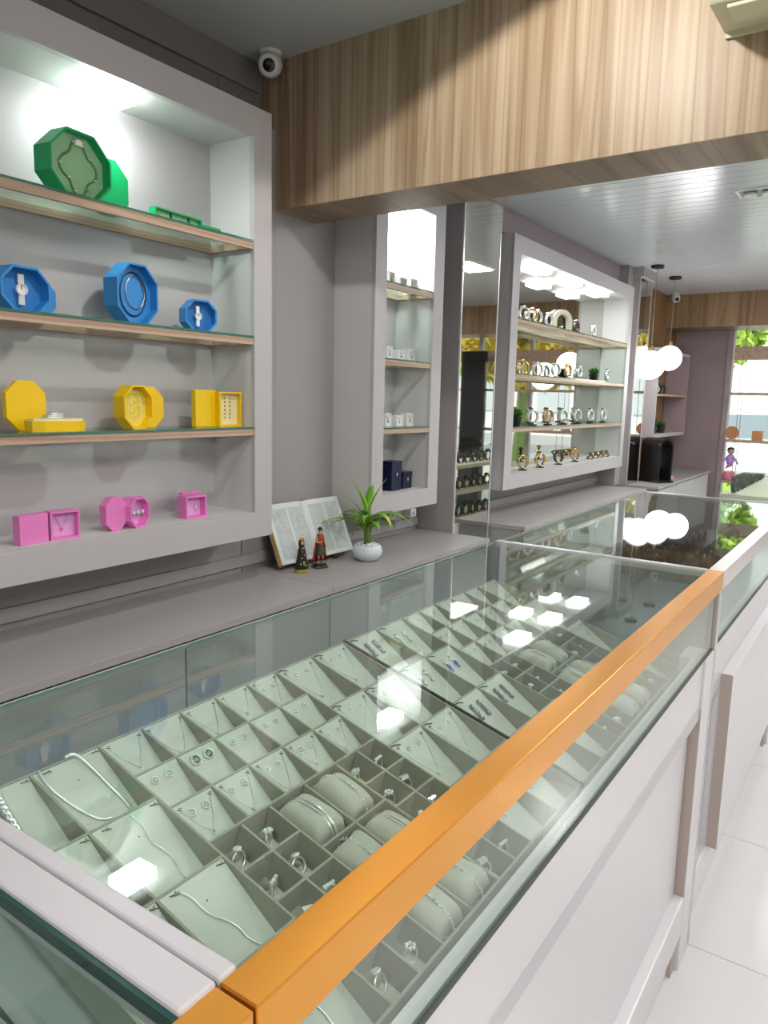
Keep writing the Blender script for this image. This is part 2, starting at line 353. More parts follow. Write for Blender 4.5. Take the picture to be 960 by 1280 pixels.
niche('large grey wall niche on the left holding the colourful jewellery boxes', .79, 2.07, .869, 2.379, .88, 1.98, .965, 2.284, (1.937, 1.607, 1.282), [(1.468, 2.025)], watts=1.7)
niche('tall narrow grey wall niche beside the mirror, white boxes on its shelves', 2.725, 3.315, .86, 2.36, 2.813, 3.22, .948, 2.272, (1.915, 1.577, 1.262), [(3.07, 2.03)], watts=3)
niche('wide mirror-backed wall niche full of watches on the right', 4.11, 6.49, .853, 2.36, 4.21, 6.40, .945, 2.258, (1.892, 1.565, 1.237), [(4.68, 2.03), (5.27, 2.03), (5.86, 2.03)], mirror=True, watts=1.4, ls=1.5)

# ------------------------------------------------------------------ mirror columns
def column(label, x0, x1, capw):
    t = thing('mirror_column', label, 'column', (x0, 1.924, 0))
    BX(0, x1 - x0, .006, .235, 0, 2.548).build('core', 'wall_grey', t)
    BX(.012, x1 - x0 - .012, 0, .005, .02, 2.47).build('mirror_panel', 'mirror', t)
    BX(0, .011, -.002, .006, 0, 2.47).build('bevel_strip', 'alu', t)
    BX(x1 - x0 - .011, x1 - x0, -.002, .006, 0, 2.47).build('bevel_strip', 'alu', t)
    BX(-.02, x1 - x0 + .02, -.024, .235, 2.47, 2.548).build('capital', 'wall_grey', t, bevel=.003)
column('mirror-faced grey column between the narrow niche and the watch niche', 3.487, 3.917, 0)
column('slim mirror-faced column at the right end of the watch niche', 6.64, 6.99, 0)
BX(6.50, 6.64, 1.99, YW, .68, 2.548).build('side_panel', 'wall_grey', wl)

# ------------------------------------------------------------------ low wall counters
def counter(label, x0, x1, y0, zt, joints, cat='counter'):
    t = thing('wall_counter', label, cat, (x0, y0, 0))
    for a, b in zip(joints[:-1], joints[1:]):
        BX(a - x0 + .0015, b - x0 - .0015, 0, 2.143 - y0, zt - .026, zt).build('counter_top', 'counter', t, bevel=.0015)
    BX(.01, x1 - x0 - .01, .03, 2.143 - y0, .08, zt - .028).build('carcass', 'counter_front', t)
    BX(.03, x1 - x0 - .03, .07, 2.12 - y0, 0, .08).build('kick_board', 'wall_dark', t)
    return t
c1 = counter('long low grey wall counter on the left carrying the open book and potted plant', .10, 3.487, 1.70, .68, (.10, 2.165, 3.487))
for a, b in ((.12, .75), (.756, 1.452), (1.458, 2.155), (2.161, 2.86), (2.866, 3.475)):
    BX(a - .10, b - .10, .012, .03, .09, .645).build('door', 'counter_front', c1, bevel=.002)
c2 = counter('low grey wall counter under the mirror-backed watch niche', 3.93, 6.46, 1.697, .68, (3.93, 6.46))
for a, b in ((3.945, 4.57), (4.576, 5.2), (5.206, 5.83), (5.836, 6.45)):
    BX(a - 3.93, b - 3.93, .012, .03, .09, .645).build('door', 'counter_front', c2, bevel=.002)
c3 = thing('wall_counter', 'grey corner counter with the black arch ornament at the far end', 'counter', (6.66, 1.65, 0))
BX(0, 2.2, 0, .27, .655, .68).build('counter_top', 'counter', c3, bevel=.0015)
BX(.35, 2.2, .27, .49, .655, .68).build('counter_top', 'counter', c3)
BX(.01, 2.17, .03, .26, .08, .654).build('carcass', 'wall_grey', c3)
for a, b in ((.02, .72), (.726, 1.44), (1.446, 2.16)): BX(a, b, .012, .03, .09, .645).build('door', 'niche', c3, bevel=.002)
BX(.02, 2.15, .05, .25, 0, .08).build('kick_board', 'wall_dark', c3)

# ------------------------------------------------------------------ glass display cases
YF, YB = .306, .903
SL = .2787; ANG = math.atan(SL); CA = math.cos(ANG)
def showcase(label, x0, x1, strip, near_rail=None, tray_mode=True):
    t = thing('display_case', label, 'display case', (x0, YF, 0)); L = x1 - x0
    def bx(n, m, a, b, c, d, e, f, bev=0, par=None):
        return BX(a - x0, b - x0, c - YF, d - YF, e, f).build(n, m, par or t, bevel=bev)
    bx('glass_top', 'glass', x0 + .004, x1 - .004, YF + .036, YB, .994, 1.0)
    bx('glass_front', 'glass', x0 + .02, x1 - .035, YF + .006, YF + .012, .815, .954)
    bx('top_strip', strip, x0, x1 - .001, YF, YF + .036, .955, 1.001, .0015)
    bx('seam_strip', 'hook', x0 + .02, x1 - .035, YF + .003, YF + .012, .812, .8148)
    bx('rear_rail', 'glass_edge_light', x0, x1, YB, YB + .003, .9935, 1.0)
    bx('glass_rear_post', 'glass', x0, x0 + .06, YB - .006, YB, .80, .986)
    bx('end_glass', 'glass', x1 - .012, x1 - .006, YF + .04, YB - .01, .80, .984)
    # white lacquered body
    bx('apron', 'lacquer', x0, x1 - .115, YF + .006, YF + .03, .70, .812)
    bx('apron_moulding', 'lacquer_band', x0, x1 - .115, YF + .0045, YF + .03, .664, .70, .001)  # darker flush strip, a groove's shade put into its colour
    return t, bx
def case_trim(t, bx, x0, x1, near_panel):
    bx('front_panel', 'lacquer', x0 + near_panel, x1 - .135, YF + .024, YF + .04, .205, .68)
    bx('stile', 'lacquer', x1 - .125, x1 - .03, YF, YF + .06, .0, .81, .002)
    bx('reveal', 'lacquer_edge', x1 - .1265, x1 - .125, YF + .001, YF + .04, .205, .69)  # thin brown skin, the shade of the side face put into its colour
    bx('bottom_rail', 'lacquer', x0, x1 - .125, YF, YF + .04, .10, .205, .004)
    bx('plinth', 'lacquer', x0 + .01, x1 - .16, YF + .02, YF + .05, 0, .10)
    bx('foot', 'lacquer_edge', x1 - .16, x1 - .125, YF + .01, YF + .06, 0, .10)
    bx('end_post', 'lacquer_edge', x1 - .034, x1 - .024, YF + .001, YF + .06, 0, .954)
    bx('end_channel', 'alu', x1 - .022, x1 - .014, YF, YF + .03, 0, .954)
    bx('end_channel', 'alu', x1 - .006, x1 - .001, YF, YF + .03, 0, .954)
    bx('carcass', 'niche', x0 + .005, x1 - .02, YF + .06, YB - .01, .05, .70)
    bx('side_panel', 'lacquer', x0, x0 + .005, YF + .06, YB, .0, .80)
# near case, third from the far end: only its far corner is in view
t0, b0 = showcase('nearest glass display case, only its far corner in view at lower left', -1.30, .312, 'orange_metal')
case_trim(t0, b0, -1.30, .312, .1)
b0('inner_floor', 'counter_front', -1.28, .27, YF + .03, YB - .02, .78, .80)
b0('end_rail', 'rail_white', .279, .3125, YF + .036, YB + .004, .975, 1.0035, .003)
b0('glass_edge', 'edge_dark', .2745, .279, YF + .036, YB, .990, 1.0005)
# first case
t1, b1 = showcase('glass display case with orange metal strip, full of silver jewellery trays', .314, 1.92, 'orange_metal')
case_trim(t1, b1, .314, 1.92, .06)
b1('end_rail', 'rail_white', .3145, .332, YF + .036, YB + .004, .98, 1.0028, .003)
b1('far_rail', 'alu', 1.900, 1.905, YF + .036, YB + .004, .985, 1.003)
b1('far_rail', 'alu', 1.911, 1.917, YF + .036, YB + .004, .985, 1.003)
b1('rear_corner', 'glass', 1.86, 1.9, YB - .006, YB, .90, .986)
slab = MB().prism([(YF + .015, .735), (YB - .02, .735 + SL * (YB - .02 - YF - .015)), (YB - .02, .70), (YF + .015, .70)], .335, 1.895, 'x', Matrix.Translation((-.314, -YF, 0)))
# sloping deck carries the trays below the glass
slab.v = [(x, y, z - .052 if z > .705 else z - .04) for x, y, z in slab.v]
slab.build('sloping_deck', 'niche', t1)
b1('front_ledge', 'rail_white', .335, 1.88, YF + .014, YF + .05, .725, .742)
b1('end_lining', 'counter_front', 1.897, 1.899, YF + .04, YB - .01, .69, .985)
# second case
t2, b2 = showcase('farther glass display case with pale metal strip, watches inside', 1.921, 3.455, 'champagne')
case_trim(t2, b2, 1.921, 3.455, .06)
BX(.135, 1.534 - .17, -.024, .022, .205, .70).build('raised_panel', 'lacquer', t2, bevel=.002)
BX(.1335, .135, -.024, .004, .205, .70).build('panel_edge', 'lacquer_edge', t2)
b2('inner_floor', 'counter_front', 1.94, 3.43, YF + .03, YB - .01, .77, .785)
b2('far_rail', 'alu', 3.44, 3.452, YF + .036, YB + .004, .985, 1.003)
b2('shelf', 'niche', 1.94, 3.43, YF + .12, YB + .02, .60, .61)
exec_after = []

# ------------------------------------------------------------------ trays, local frame tilted with the deck
# u = x, v = distance up the slope from y=.33, w = normal
Z33 = .745 + SL * (.33 - .325)
def V(y): return (y - .33) / CA
def tray(label, x0, x1):
    t = thing('jewellery_tray', label, 'tray', (0, .33, Z33), rot=(ANG, 0, 0)); t.location.x = 0
    BX(x0, x1, V(.377) - .003, V(.887), -.046, -.042).build('base', 'suede', t)
    return t
H = .041; TW = .0018
_seen = set()
def wallx(t, x0, x1, y, h=H):   # divider running along x
    k = ('x', round(x0, 3), round(x1, 3), round(y, 3))
    if k in _seen: return
    _seen.add(k)
    BX(x0, x1, V(y) - TW, V(y) + TW, -.0428, -.0001).build('divider', 'suede', t)
def wally(t, x, y0, y1):
    k = ('y', round(x, 3), round(y0, 3))
    if ('col', round(x, 3)) in _seen or k in _seen: return
    _seen.add(k)
    BX(x - TW, x + TW, V(y0) + TW, V(y1) - TW, -.043, 0).build('divider', 'suede', t)
def padcell(t, x0, x1, yf, yb, h=.034):
    v0, v1 = V(yf) + TW, V(yb) - TW
    MB().prism([(v0 + .0005, -h - .003), (v0 + .0005, -h), (v1, -.0015), (v1, -.006)], x0 + TW + .0008, x1 - TW - .0008, 'x').build('pad', 'pad', t)
    return (x0, x1, v0, v1, h)
def grid(t, xs, ys, pads, h=.034):
    # ys descending from back to front
    out = []
    for y in ys: wallx(t, xs[0], xs[-1], y)
    for x in xs: wally(t, x, ys[-1], ys[0])
    if len(ys) == 5: _seen.update((('col', round(xs[0], 3)), ('col', round(xs[-1], 3))))
    if pads:
        for r in range(len(ys) - 1):
            for c in range(len(xs) - 1): out.append((r, c, padcell(t, xs[c], xs[c+1], ys[r+1], ys[r], h)))
    return out
def lin(a, b, n): return [a + (b - a) * i / n for i in range(n + 1)]
WY = [.886, .760, .635, .516, .377]
trayA = tray('beige suede jewellery tray filling the near half of the orange-stripped case', .388, 1.163)
A_left = grid(trayA, [.390, .490, .592], WY, True, .042)
A_right = grid(trayA, [.958, 1.060, 1.163], WY, True, .042)
A_small = grid(trayA, [.592] + lin(.592, .958, 5)[1:], [.886, .808, .735, .661], True)
trayB = tray('beige suede jewellery tray filling the far half of the orange-stripped case', 1.172, 1.862)
B_left = grid(trayB, [1.175, 1.277, 1.380], WY, True, .042)
B_right = grid(trayB, [1.752, 1.860], WY, True, .042)
B_small = grid(trayB, lin(1.380, 1.752, 5), [.886, .808, .735, .661], True)
def ringbox(t, x0, x1):
    k = (x1 - x0) / .362; rx = [x0, x0 + .054 * k, x0 + .108 * k]; px = [x0 + .108 * k, x0 + .181 * k, x0 + .254 * k]; qx = [x0 + .254 * k, x0 + .308 * k, x1]
    RY = lin(.659, .377, 5); PY = lin(.659, .377, 3)
    for y in RY[1:-1]: wallx(t, rx[0], rx[2], y); wallx(t, qx[0], qx[2], y)
    for y in PY[1:-1]: wallx(t, px[0], px[2], y)
    wallx(t, x0 + .0001, x1 - .0001, RY[-1])
    for x in sorted(set(rx + px + qx)): wally(t, x, RY[-1], RY[0])
    rc = [(r, c, (X[c % 2], X[c % 2 + 1], V(RY[r+1]), V(RY[r]))) for r in range(5) for c, X in ((0, rx), (1, rx), (2, qx), (3, qx))]
    pc = [(r, c, (px[c], px[c+1], V(PY[r+1]), V(PY[r]))) for r in range(3) for c in (0, 1)]
    return rc, pc
A_rings, A_pil = ringbox(trayA, .592, .958)
B_rings, B_pil = ringbox(trayB, 1.380, 1.752)
# dark metal joint between the two trays
tag(BX(1.1650, 1.1700, V(.372), V(.889), -.006, .004).build('divider_bar', 'black', None, loc=(0, .33, Z33), rot=(ANG, 0, 0)), 'thin dark metal bar separating the two jewellery trays', 'divider')

TA = Matrix.Translation((0, .33, Z33)) @ Matrix.Rotation(ANG, 4, 'X')
# --- jewellery prototypes built flat in a pad frame: origin at the pad's top middle, -y down the pad, z off the pad
def pad_matrix(cell, fx, fv, lift=.0):
    x0, x1, v0, v1, h = cell
    p0 = Vector(((x0 + x1) / 2, v1, -.0015)); p1 = Vector(((x0 + x1) / 2, v0, -h)); d = p1 - p0
    rot = Matrix.Rotation(-math.atan2(p0.z - p1.z, -(p1.y - p0.y)) * -1, 4, 'X')
    p = p0 + d * fv; p.x = x0 + (x1 - x0) * fx
    return TA @ Matrix.Translation(p) @ rot @ Matrix.Translation((0, 0, lift))
def place(meshes, name, Mx, label, cat, group=None):
    """meshes: [(part name, mesh)], first one carries the thing if it is alone"""
    if len(meshes) == 1:
        o = bpy.data.objects.new(name, meshes[0][1]); COL.objects.link(o); o.matrix_world = Mx
        return tag(o, label, cat, group)
    t = bpy.data.objects.new(name, None); COL.objects.link(t); t.matrix_world = Mx; tag(t, label, cat, group)
    for n, me in meshes:
        o = bpy.data.objects.new(n, me); COL.objects.link(o); o.parent = t
    return t
def circ(r, n=14, z=0, c=(0, 0), sy=1): return [(c[0] + r * math.cos(2*PI*k/n), c[1] + sy * r * math.sin(2*PI*k/n), z) for k in range(n)]
b = MB(); b.lathe([(.0022, 0), (.0026, .001), (.0012, .0028)], 10); stud_me = [('stud', b.mesh('stud', 'crystal')), ('setting', MB().tube(circ(.0028, 12, .001), .0007, 5, True).mesh('setting', 'silver', True))]
b = MB().tube(circ(.0042, 16, .0015), .0009, 6, True); b2_ = MB().ball((0, 0, .001), .0022, 8); roundel_me = [('hoop', b.mesh('hoop', 'silver', True)), ('bead', b2_.mesh('bead', 'silver', True))]
b = MB().tube(circ(.0062, 18, .0018), .0013, 6, True); b2_ = MB().lathe([(.0045, .0005), (.0045, .0015), (.002, .003)], 10); big_me = [('hoop', b.mesh('hoop', 'silver', True)), ('plate', b2_.mesh('plate', 'dark_silver', True))]
b = MB()
for k in range(5):
    w = 2*PI*k/5; b.ball((.003*math.cos(w), .003*math.sin(w), .0012), .0019, 6, None, (1, 1, .6))
flower_me = [('petals', b.mesh('petals', 'silver', True)), ('stone', MB().ball((0, 0, .002), .0014, 6).mesh('stone', 'crystal', True))]
b = MB()
for k in range(6): b.ball((.0035*math.cos(k*1.05), -.004 - .0036*(k//2) , .002), .0024, 6, None, (1, 1, .6))
b.tube([(0, 0, .001), (0, -.012, .002)], .0012, 6); drop_me = [('chain_link', b.mesh('chain_link', 'silver', True)), ('drop_stone', MB().ball((0, -.021, .002), .0042, 8, None, (.7, 1.6, .5)).mesh('drop_stone', 'silver', True))]
drop_blue = [('chain_link', drop_me[0][1]), ('drop_stone', MB().ball((0, -.021, .0025), .0048, 8, None, (.75, 2.0, .5)).mesh('drop_stone', 'blue_stone', True)), ('drop_rim', MB().tube([(p[0], -.021 + p[1], .0015) for p in circ(.0052, 16, 0, (0, 0), 1.9)], .001, 5, True).mesh('drop_rim', 'silver', True))]
b = MB()
for k in range(3):
    for j in range(6): w = j*PI/3 + k; b.ball((.0042*math.cos(w), -.010*k + .0042*math.sin(w), .002), .0022, 6, None, (1, 1, .6))
    b.ball((0, -.010*k, .0028), .0022, 6)
cluster_me = [('cluster', b.mesh('cluster', 'dark_silver', True)), ('sparkle', MB().ball((0, 0, .0035), .0024, 6).ball((0, -.01, .0035), .002, 6).ball((0, -.02, .0035), .0024, 6).mesh('sparkle', 'crystal', True))]
def vneck(w, l, kind, r=.00055):
    n = 12; pts = []
    for i in range(n + 1):
        a = i / n * 2 - 1
        pts.append((a * w * (1 - .0), -l * (1 - abs(a) ** 1.5), .0012 + .0003 * math.sin(i * 2)))
    ch = MB().tube(pts, r, 5).mesh('chain', 'silver', True)
    pe = MB()
    if kind == 0: pe.ball((0, -l - .002, .002), .0028, 8)
    elif kind == 1: pe.tube(circ(.0035, 12, .0015, (0, -l - .003)), .0008, 5, True); pe.ball((0, -l - .003, .0015), .0016, 6)
    elif kind == 2: pe.ball((-.0015, -l - .001, .002), .0022, 6).ball((.0015, -l - .001, .002), .0022, 6).ball((0, -l - .0035, .002), .002, 6)
    else: pe.box(-.0012, .0012, -l - .006, -l, .0006, .002).box(-.003, .003, -l - .003, -l - .0015, .0006, .002)
    hk = MB()
    for sx in (-1, 1): hk.tube([(sx*w - .002, .001, .0), (sx*w, -.0015, .0022), (sx*w + .003, -.003, .0008)], .0006, 4); hk.tube([(sx*w + .001, .0018, .0), (sx*w + .0035, .0005, .0022)], .0006, 4)
    return [('chain', ch), ('pendant', pe.mesh('pendant', 'silver', True)), ('hook', hk.mesh('hook', 'hook'))]
necks = [vneck(.026, .040 + .004 * k, k) for k in range(4)] + [vneck(.03, .055, 3)]
wnecks = [vneck(.036, .070, k) for k in range(4)]

def jewel(cells, trayname, rows, wide):
    ncol = max(c for r, c, _ in cells) + 1
    for r, c, cell in cells:
        where = f'{ORD[c]} pad, {ORD[r]} row, {trayname}'
        spec = rows(r, c)
        nk, er = spec
        if nk is not None:
            me = nk; place(me, 'necklace', pad_matrix(cell, .5, .08), f'fine silver pendant necklace, {where}', 'necklace', 'pendant necklaces on the pads')
        if er is not None:
            nm, me, fv, lab = er
            for s, (fx, word) in enumerate(((.36, 'left'), (.64, 'right')) if wide else ((.33, 'left'), (.66, 'right'))):
                place(me, 'earring', pad_matrix(cell, fx, fv) @ Matrix.Scale(1.25, 4), f'{word} {lab} earring, {where}', 'earring', f'{lab} earrings on the pads')
def sa(r, c):
    if r == 0: return (necks[(c * 3 + 1) % 5], None if c not in (4,) else ('stud', stud_me, .25, 'silver stud'))
    if r == 1: return (None, ('r', [big_me, big_me, roundel_me, flower_me, flower_me][c] if c != 0 else roundel_me, .2, ['small round silver', 'large round silver', 'heart-size silver', 'tiny flower', 'star-like silver'][c]))
    return (necks[(c + 1) % 4], ('stud', [roundel_me, flower_me, stud_me, roundel_me, stud_me][c], .22, ['ring-shaped silver', 'pearly silver', 'crystal stud', 'rosette silver', 'dark silver stud'][c]))
jewel(A_small, 'small pads, near tray', sa, False)
def sr(r, c): return (wnecks[(r + c) % 4] if (r + c) % 2 == 0 or r == 0 else wnecks[(r * 2 + c) % 4], ('stud', stud_me if (r + c) % 2 else flower_me, .16, 'small oval silver stud' if (r + c) % 2 else 'small silver blossom'))
jewel(A_right, 'wide right pads, near tray', sr, True)
def sb(r, c):
    if r == 0 and c == 0: return (None, ('d', cluster_me, .2, 'dark silver cluster'))
    if r == 0: return (None, ('d', drop_me, .2, 'long silver drop'))
    if r == 1: return (None, ('d', drop_me if c == 0 else drop_blue, .15, 'sparkling silver drop' if c == 0 else 'blue-stone drop'))
    if r == 2: return (None, ('d', cluster_me, .2, 'flower cluster silver' if c == 0 else 'grey crystal cluster'))
    return (None, ('d', cluster_me, .25, 'crystal row'))
jewel(B_left, 'wide left pads, far tray', sb, True)
def sc(r, c): return ((necks[(r * 2 + c) % 5] if (r + c) % 2 == 0 else None), ('s', [stud_me, flower_me, roundel_me][(r + 2 * c) % 3], .2, ['crystal', 'blossom', 'ring'][(r + 2 * c) % 3] + ' silver'))
jewel(B_small, 'small pads, far tray', sc, False)
jewel(B_right, 'last column, far tray', lambda r, c: (wnecks[r], None), True)
# left column of the near tray: thick chains over the wide pads
def world_pt(cell, fx, fv, lift=.002): return pad_matrix(cell, fx, fv, lift).to_translation()
CL = {(r, c): cell for r, c, cell in A_left}
def braid(name, label, pts, r, n=26, mname='silver', cat='necklace', thick=1):
    # resample then weave two strands
    P = [Vector(p) for p in pts]; S = []
    for i in range(len(P) - 1):
        for k in range(n // (len(P) - 1)): S.append(P[i].lerp(P[i+1], k / (n // (len(P) - 1))))
    S.append(P[-1]); t = thing(name, label, cat, tuple(S[0]))
    for ph in (0, PI):
        q = [S[i] - S[0] + Vector((math.cos(i * 1.6 + ph) * r * thick, math.sin(i * 1.6 + ph) * r * .5, abs(math.sin(i * 1.6 + ph)) * r)) for i in range(len(S))]
        MB().tube(q, r * .75, 6).build('strand', mname, t, smooth=True)
    return t
braid('necklace', 'wide braided silver chain at the near rear corner of the tray', [world_pt(CL[0, 0], .52, -.03, .004), world_pt(CL[0, 0], .5, .2), world_pt(CL[0, 0], .5, .55), world_pt(CL[0, 0], .52, .92)], .0042, 30)
def spline(P, n=8):
    P = [Vector(p) for p in P]; out = []
    for i in range(len(P) - 1):
        p0 = P[max(i-1, 0)]; p1 = P[i]; p2 = P[i+1]; p3 = P[min(i+2, len(P)-1)]
        for k in range(n):
            t = k / n; out.append(.5 * ((2*p1) + (p2-p0)*t + (2*p0-5*p1+4*p2-p3)*t*t + (3*p1-p0-3*p2+p3)*t**3))
    out.append(P[-1]); return out
c01 = CL[0, 1]; c11 = CL[1, 1]
o = MB().tube(spline([world_pt(c01, .48, -.02, .006), world_pt(c01, .60, .0, .008), world_pt(c01, .70, .12, .004), world_pt(c01, .80, .45), world_pt(c01, .86, .75), world_pt(c01, .84, .96)]), .0024, 8).build('necklace', 'silver', None, smooth=True)
tag(o, 'smooth thick silver collar necklace hanging over the second wide pad from the near end', 'necklace')
o = MB().tube(spline([world_pt(c01, .10, .0, .004), world_pt(c01, .12, .2), world_pt(c01, .25, .5), world_pt(c01, .42, .72), world_pt(c01, .58, .78)]), .0018, 8).build('necklace', 'silver', None, smooth=True)
tag(o, 'silver collar half lying left of the thick collar necklace', 'necklace')
for i, (cc, fa, fb, lab) in enumerate((((1, 1), .55, .75, 'thin straight silver chain on the second-row wide pad'), ((2, 1), .25, .8, 'long thin silver chain on the third-row pad by the ring compartments'), ((2, 0), .3, .9, 'long thin silver chain on the near third-row wide pad'), ((1, 0), .2, .7, 'thin silver chain on the near second-row wide pad'), ((3, 1), .3, .7, 'thin silver chain on the front-row wide pad'))):
    cell = CL[cc]; pts = [world_pt(cell, fa + (fb - fa) * k / 8 + .03 * math.sin(k * 1.7), .03 + .93 * k / 8, .0015) for k in range(9)]
    tag(MB().tube(spline(pts, 4), .0011, 6).build('necklace', 'silver', None, smooth=True), lab, 'necklace')
for cc in CL:   # dark hooks pinned at the top of the wide pads
    h = MB()
    for fx in (.15, .85):
        p = world_pt(CL[cc], fx, .03, .0)
        for a in (-.5, .6): h.tube([p, p + Vector((.004 * math.cos(a), -.006, .003)), p + Vector((.010 * math.cos(a), .006 * a - .004, .002))], .0007, 4)
    q = world_pt(CL[cc], .5, .25, 0); h.ball(q, .0012, 6)
    ob = h.build('hook', 'hook', trayA); ob.matrix_parent_inverse = TA.inverted()
for cells, tr in ((A_right, trayA), (B_left, trayB)):
    for r, c, cell in cells:
        h = MB()
        p = world_pt(cell, .04, .015, .0); h.tube([p, p + Vector((.006, -.004, .003)), p + Vector((.016, -.009, .001))], .0012, 4)
        ob = h.build('hook', 'hook', tr); ob.matrix_parent_inverse = TA.inverted()

# rings standing in their compartments
def ring_proto(kind):
    band = MB().tube([(.0095 * math.cos(a), 0, .0105 + .0095 * math.sin(a)) for a in [2*PI*k/18 for k in range(18)]], .0012 if kind else .0016, 6, True).mesh('band', 'silver', True)
    st = MB()
    if kind == 0: st.lathe([(.002, 0), (.0055, .003), (.0045, .005)], 8, Matrix.Translation((0, 0, .020)))
    elif kind == 1:
        for k in range(7): st.ball((.0045 * math.cos(k), .0045 * math.sin(k), .0215), .0024, 6)
    elif kind == 2: st.box(-.006, .006, -.0045, .0045, .0185, .0235)
    else:
        for k in range(4): st.ball((-.006 + .004 * k, 0, .021), .0026, 6)
    return [('band', band), ('stone', st.mesh('stone', 'crystal'))]
rp = [ring_proto(k) for k in range(4)]
insert_me = MB().box(-.016, .016, -.012, .012, 0, .010).mesh('ring_cushion', 'cushion')
for nm, cells, word in (('A', A_rings, 'near'), ('B', B_rings, 'far')):
    for r, c, (x0, x1, v0, v1) in cells:
        cx, cv = (x0 + x1) / 2, (v0 + v1) / 2
        Mx = TA @ Matrix.Translation((cx, cv - .008, -.0415))
        place([('ring_cushion', insert_me)], 'ring_cushion', Mx, f'small beige cushion under the ring, {ORD[c]} ring column, {ORD[r]} row, {word} tray', 'cushion', 'ring cushions in the compartments')
        Mr = TA @ Matrix.Translation((cx + .002, cv - .006, -.0335)) @ Matrix.Rotation(-.5 + .3 * math.sin(c * 3 + r), 4, 'X') @ Matrix.Rotation(.5 * math.sin(r * 2.3 + c), 4, 'Z') @ Matrix.Scale(1.15, 4)
        k = (r * 3 + c * 5 + (0 if word == 'near' else 1)) % 4
        place(rp[k], 'ring', Mr, f'silver ring with {["single crystal", "crystal flower", "square stone", "row of crystals"][k]} {ORD[c]} ring column, {ORD[r]} row, {word} tray', 'ring', 'rings in the compartments')
# bangles on cushions
def cushion_mesh():
    bm = bmesh.new(); n = 12
    for i in range(n + 1):
        for j in range(n + 1):
            u = i / n * 2 - 1; v = j / n * 2 - 1
            edge = (1 - u**4) * (1 - v**4); pin = 1 - .10 * (1 - abs(u)) * (abs(v)**3)
            bm.verts.new((u * .031 * (1 - .12 * (1 - v*v) * 0), v * .043 * pin, .024 * edge ** .45))
    bm.verts.ensure_lookup_table()
    for i in range(n):
        for j in range(n): bm.faces.new([bm.verts[k] for k in (i*(n+1)+j, (i+1)*(n+1)+j, (i+1)*(n+1)+j+1, i*(n+1)+j+1)])
    top = [v for v in bm.verts]; g = bmesh.ops.duplicate(bm, geom=bm.verts[:] + bm.faces[:])
    for e in g['geom']:
        if isinstance(e, bmesh.types.BMVert): e.co.z = -e.co.z * .8
    bmesh.ops.remove_doubles(bm, verts=bm.verts, dist=.0002); bmesh.ops.recalc_face_normals(bm, faces=bm.faces)
    me = bpy.data.meshes.new('cushion'); bm.to_mesh(me); bm.free(); me.materials.append(M['cushion'])
    for p in me.polygons: p.use_smooth = True
    return me
cush = cushion_mesh()
def bangle(kind):
    if kind == 0:   # two smooth bands
        return [('band', MB().tube([(s * .0 + -.004, .0455 * math.cos(a), .0262 * math.sin(a) ) for s in (1,) for a in [2*PI*k/26 for k in range(26)]], .0012, 6, True).mesh('band', 'silver', True)),
                ('band', MB().tube([(.003, .0455 * math.cos(a), .0265 * math.sin(a)) for a in [2*PI*k/26 for k in range(26)]], .0016, 6, True).mesh('band', 'silver', True))]
    b = MB(); n = 44 if kind == 1 else 30
    for k in range(n):
        a = 2*PI*k/n; b.ball((.003 * math.sin(a * 2) * (kind == 2), .0455 * math.cos(a), .0265 * math.sin(a)), .0021 if kind == 1 else .0017, 6)
    return [('bead_row', b.mesh('bead_row', 'silver', True)), ('wire', MB().tube([(0, .045 * math.cos(a), .026 * math.sin(a)) for a in [2*PI*k/26 for k in range(26)]], .0007, 5, True).mesh('wire', 'silver', True))]
bp_ = [bangle(k) for k in range(3)]
for cells, word in ((A_pil, 'near'), (B_pil, 'far')):
    for r, c, (x0, x1, v0, v1) in cells:
        Mx = TA @ Matrix.Translation(((x0 + x1) / 2, (v0 + v1) / 2, -.014)) @ Matrix.Rotation(.18 * math.sin(r * 5 + c * 2), 4, 'Y') @ Matrix.Rotation(-.1 + .15 * math.sin(r + c * 2.0), 4, 'X')
        col = 'left' if c == 0 else 'right'
        place([('bracelet_cushion', cush)], 'bracelet_cushion', Mx, f'puffy beige bracelet cushion, {col} of the pair, {ORD[r]} row, {word} tray', 'cushion', 'bracelet cushions in the trays')
        k = (r * 2 + c + (1 if word == 'far' else 0)) % 3
        place(bp_[k], 'bracelet', Mx, f'silver {["double-band", "beaded", "tennis"][k]} bracelet around {col} cushion, {ORD[r]} row, {word} tray', 'bracelet', 'bracelets on cushions')

# ------------------------------------------------------------------ jewellery boxes in the left niche
def octo(w, h, c, cx=0, cz=0): return [(cx - w/2 + c, cz), (cx + w/2 - c, cz), (cx + w/2, cz + c), (cx + w/2, cz + h - c), (cx + w/2 - c, cz + h), (cx - w/2 + c, cz + h), (cx - w/2, cz + h - c), (cx - w/2, cz + c)]
def inset(w, h, c, t): return octo(w - 2*t, h - 2*t, max(.0005, c - t * .6), 0, t)
def jbox(label, x, y, z, w, h, c, d, col, light, rz=0, lean=0, dep=.6):
    t = thing('jewellery_box', label, 'jewellery box', (x, y, z), rot=(lean, 0, rz)); wt = .006
    MB().ring(octo(w, h, c), inset(w, h, c, wt), 0, d, 'y').build('rim', col, t)
    MB().prism(inset(w, h, c, wt), d * dep, d, 'y').build('insert', light, t)
    return t
def lid(label, x, y, z, w, h, c, d, col, rz=0, lean=0):
    t = MB().prism(octo(w, h, c), 0, d, 'y').build('box_lid', col, None, loc=(x, y, z), rot=(lean, 0, rz), bevel=.0015); return tag(t, label, 'box lid')
S1, S2, S3, S4 = 1.9372, 1.6072, 1.2822, .9652
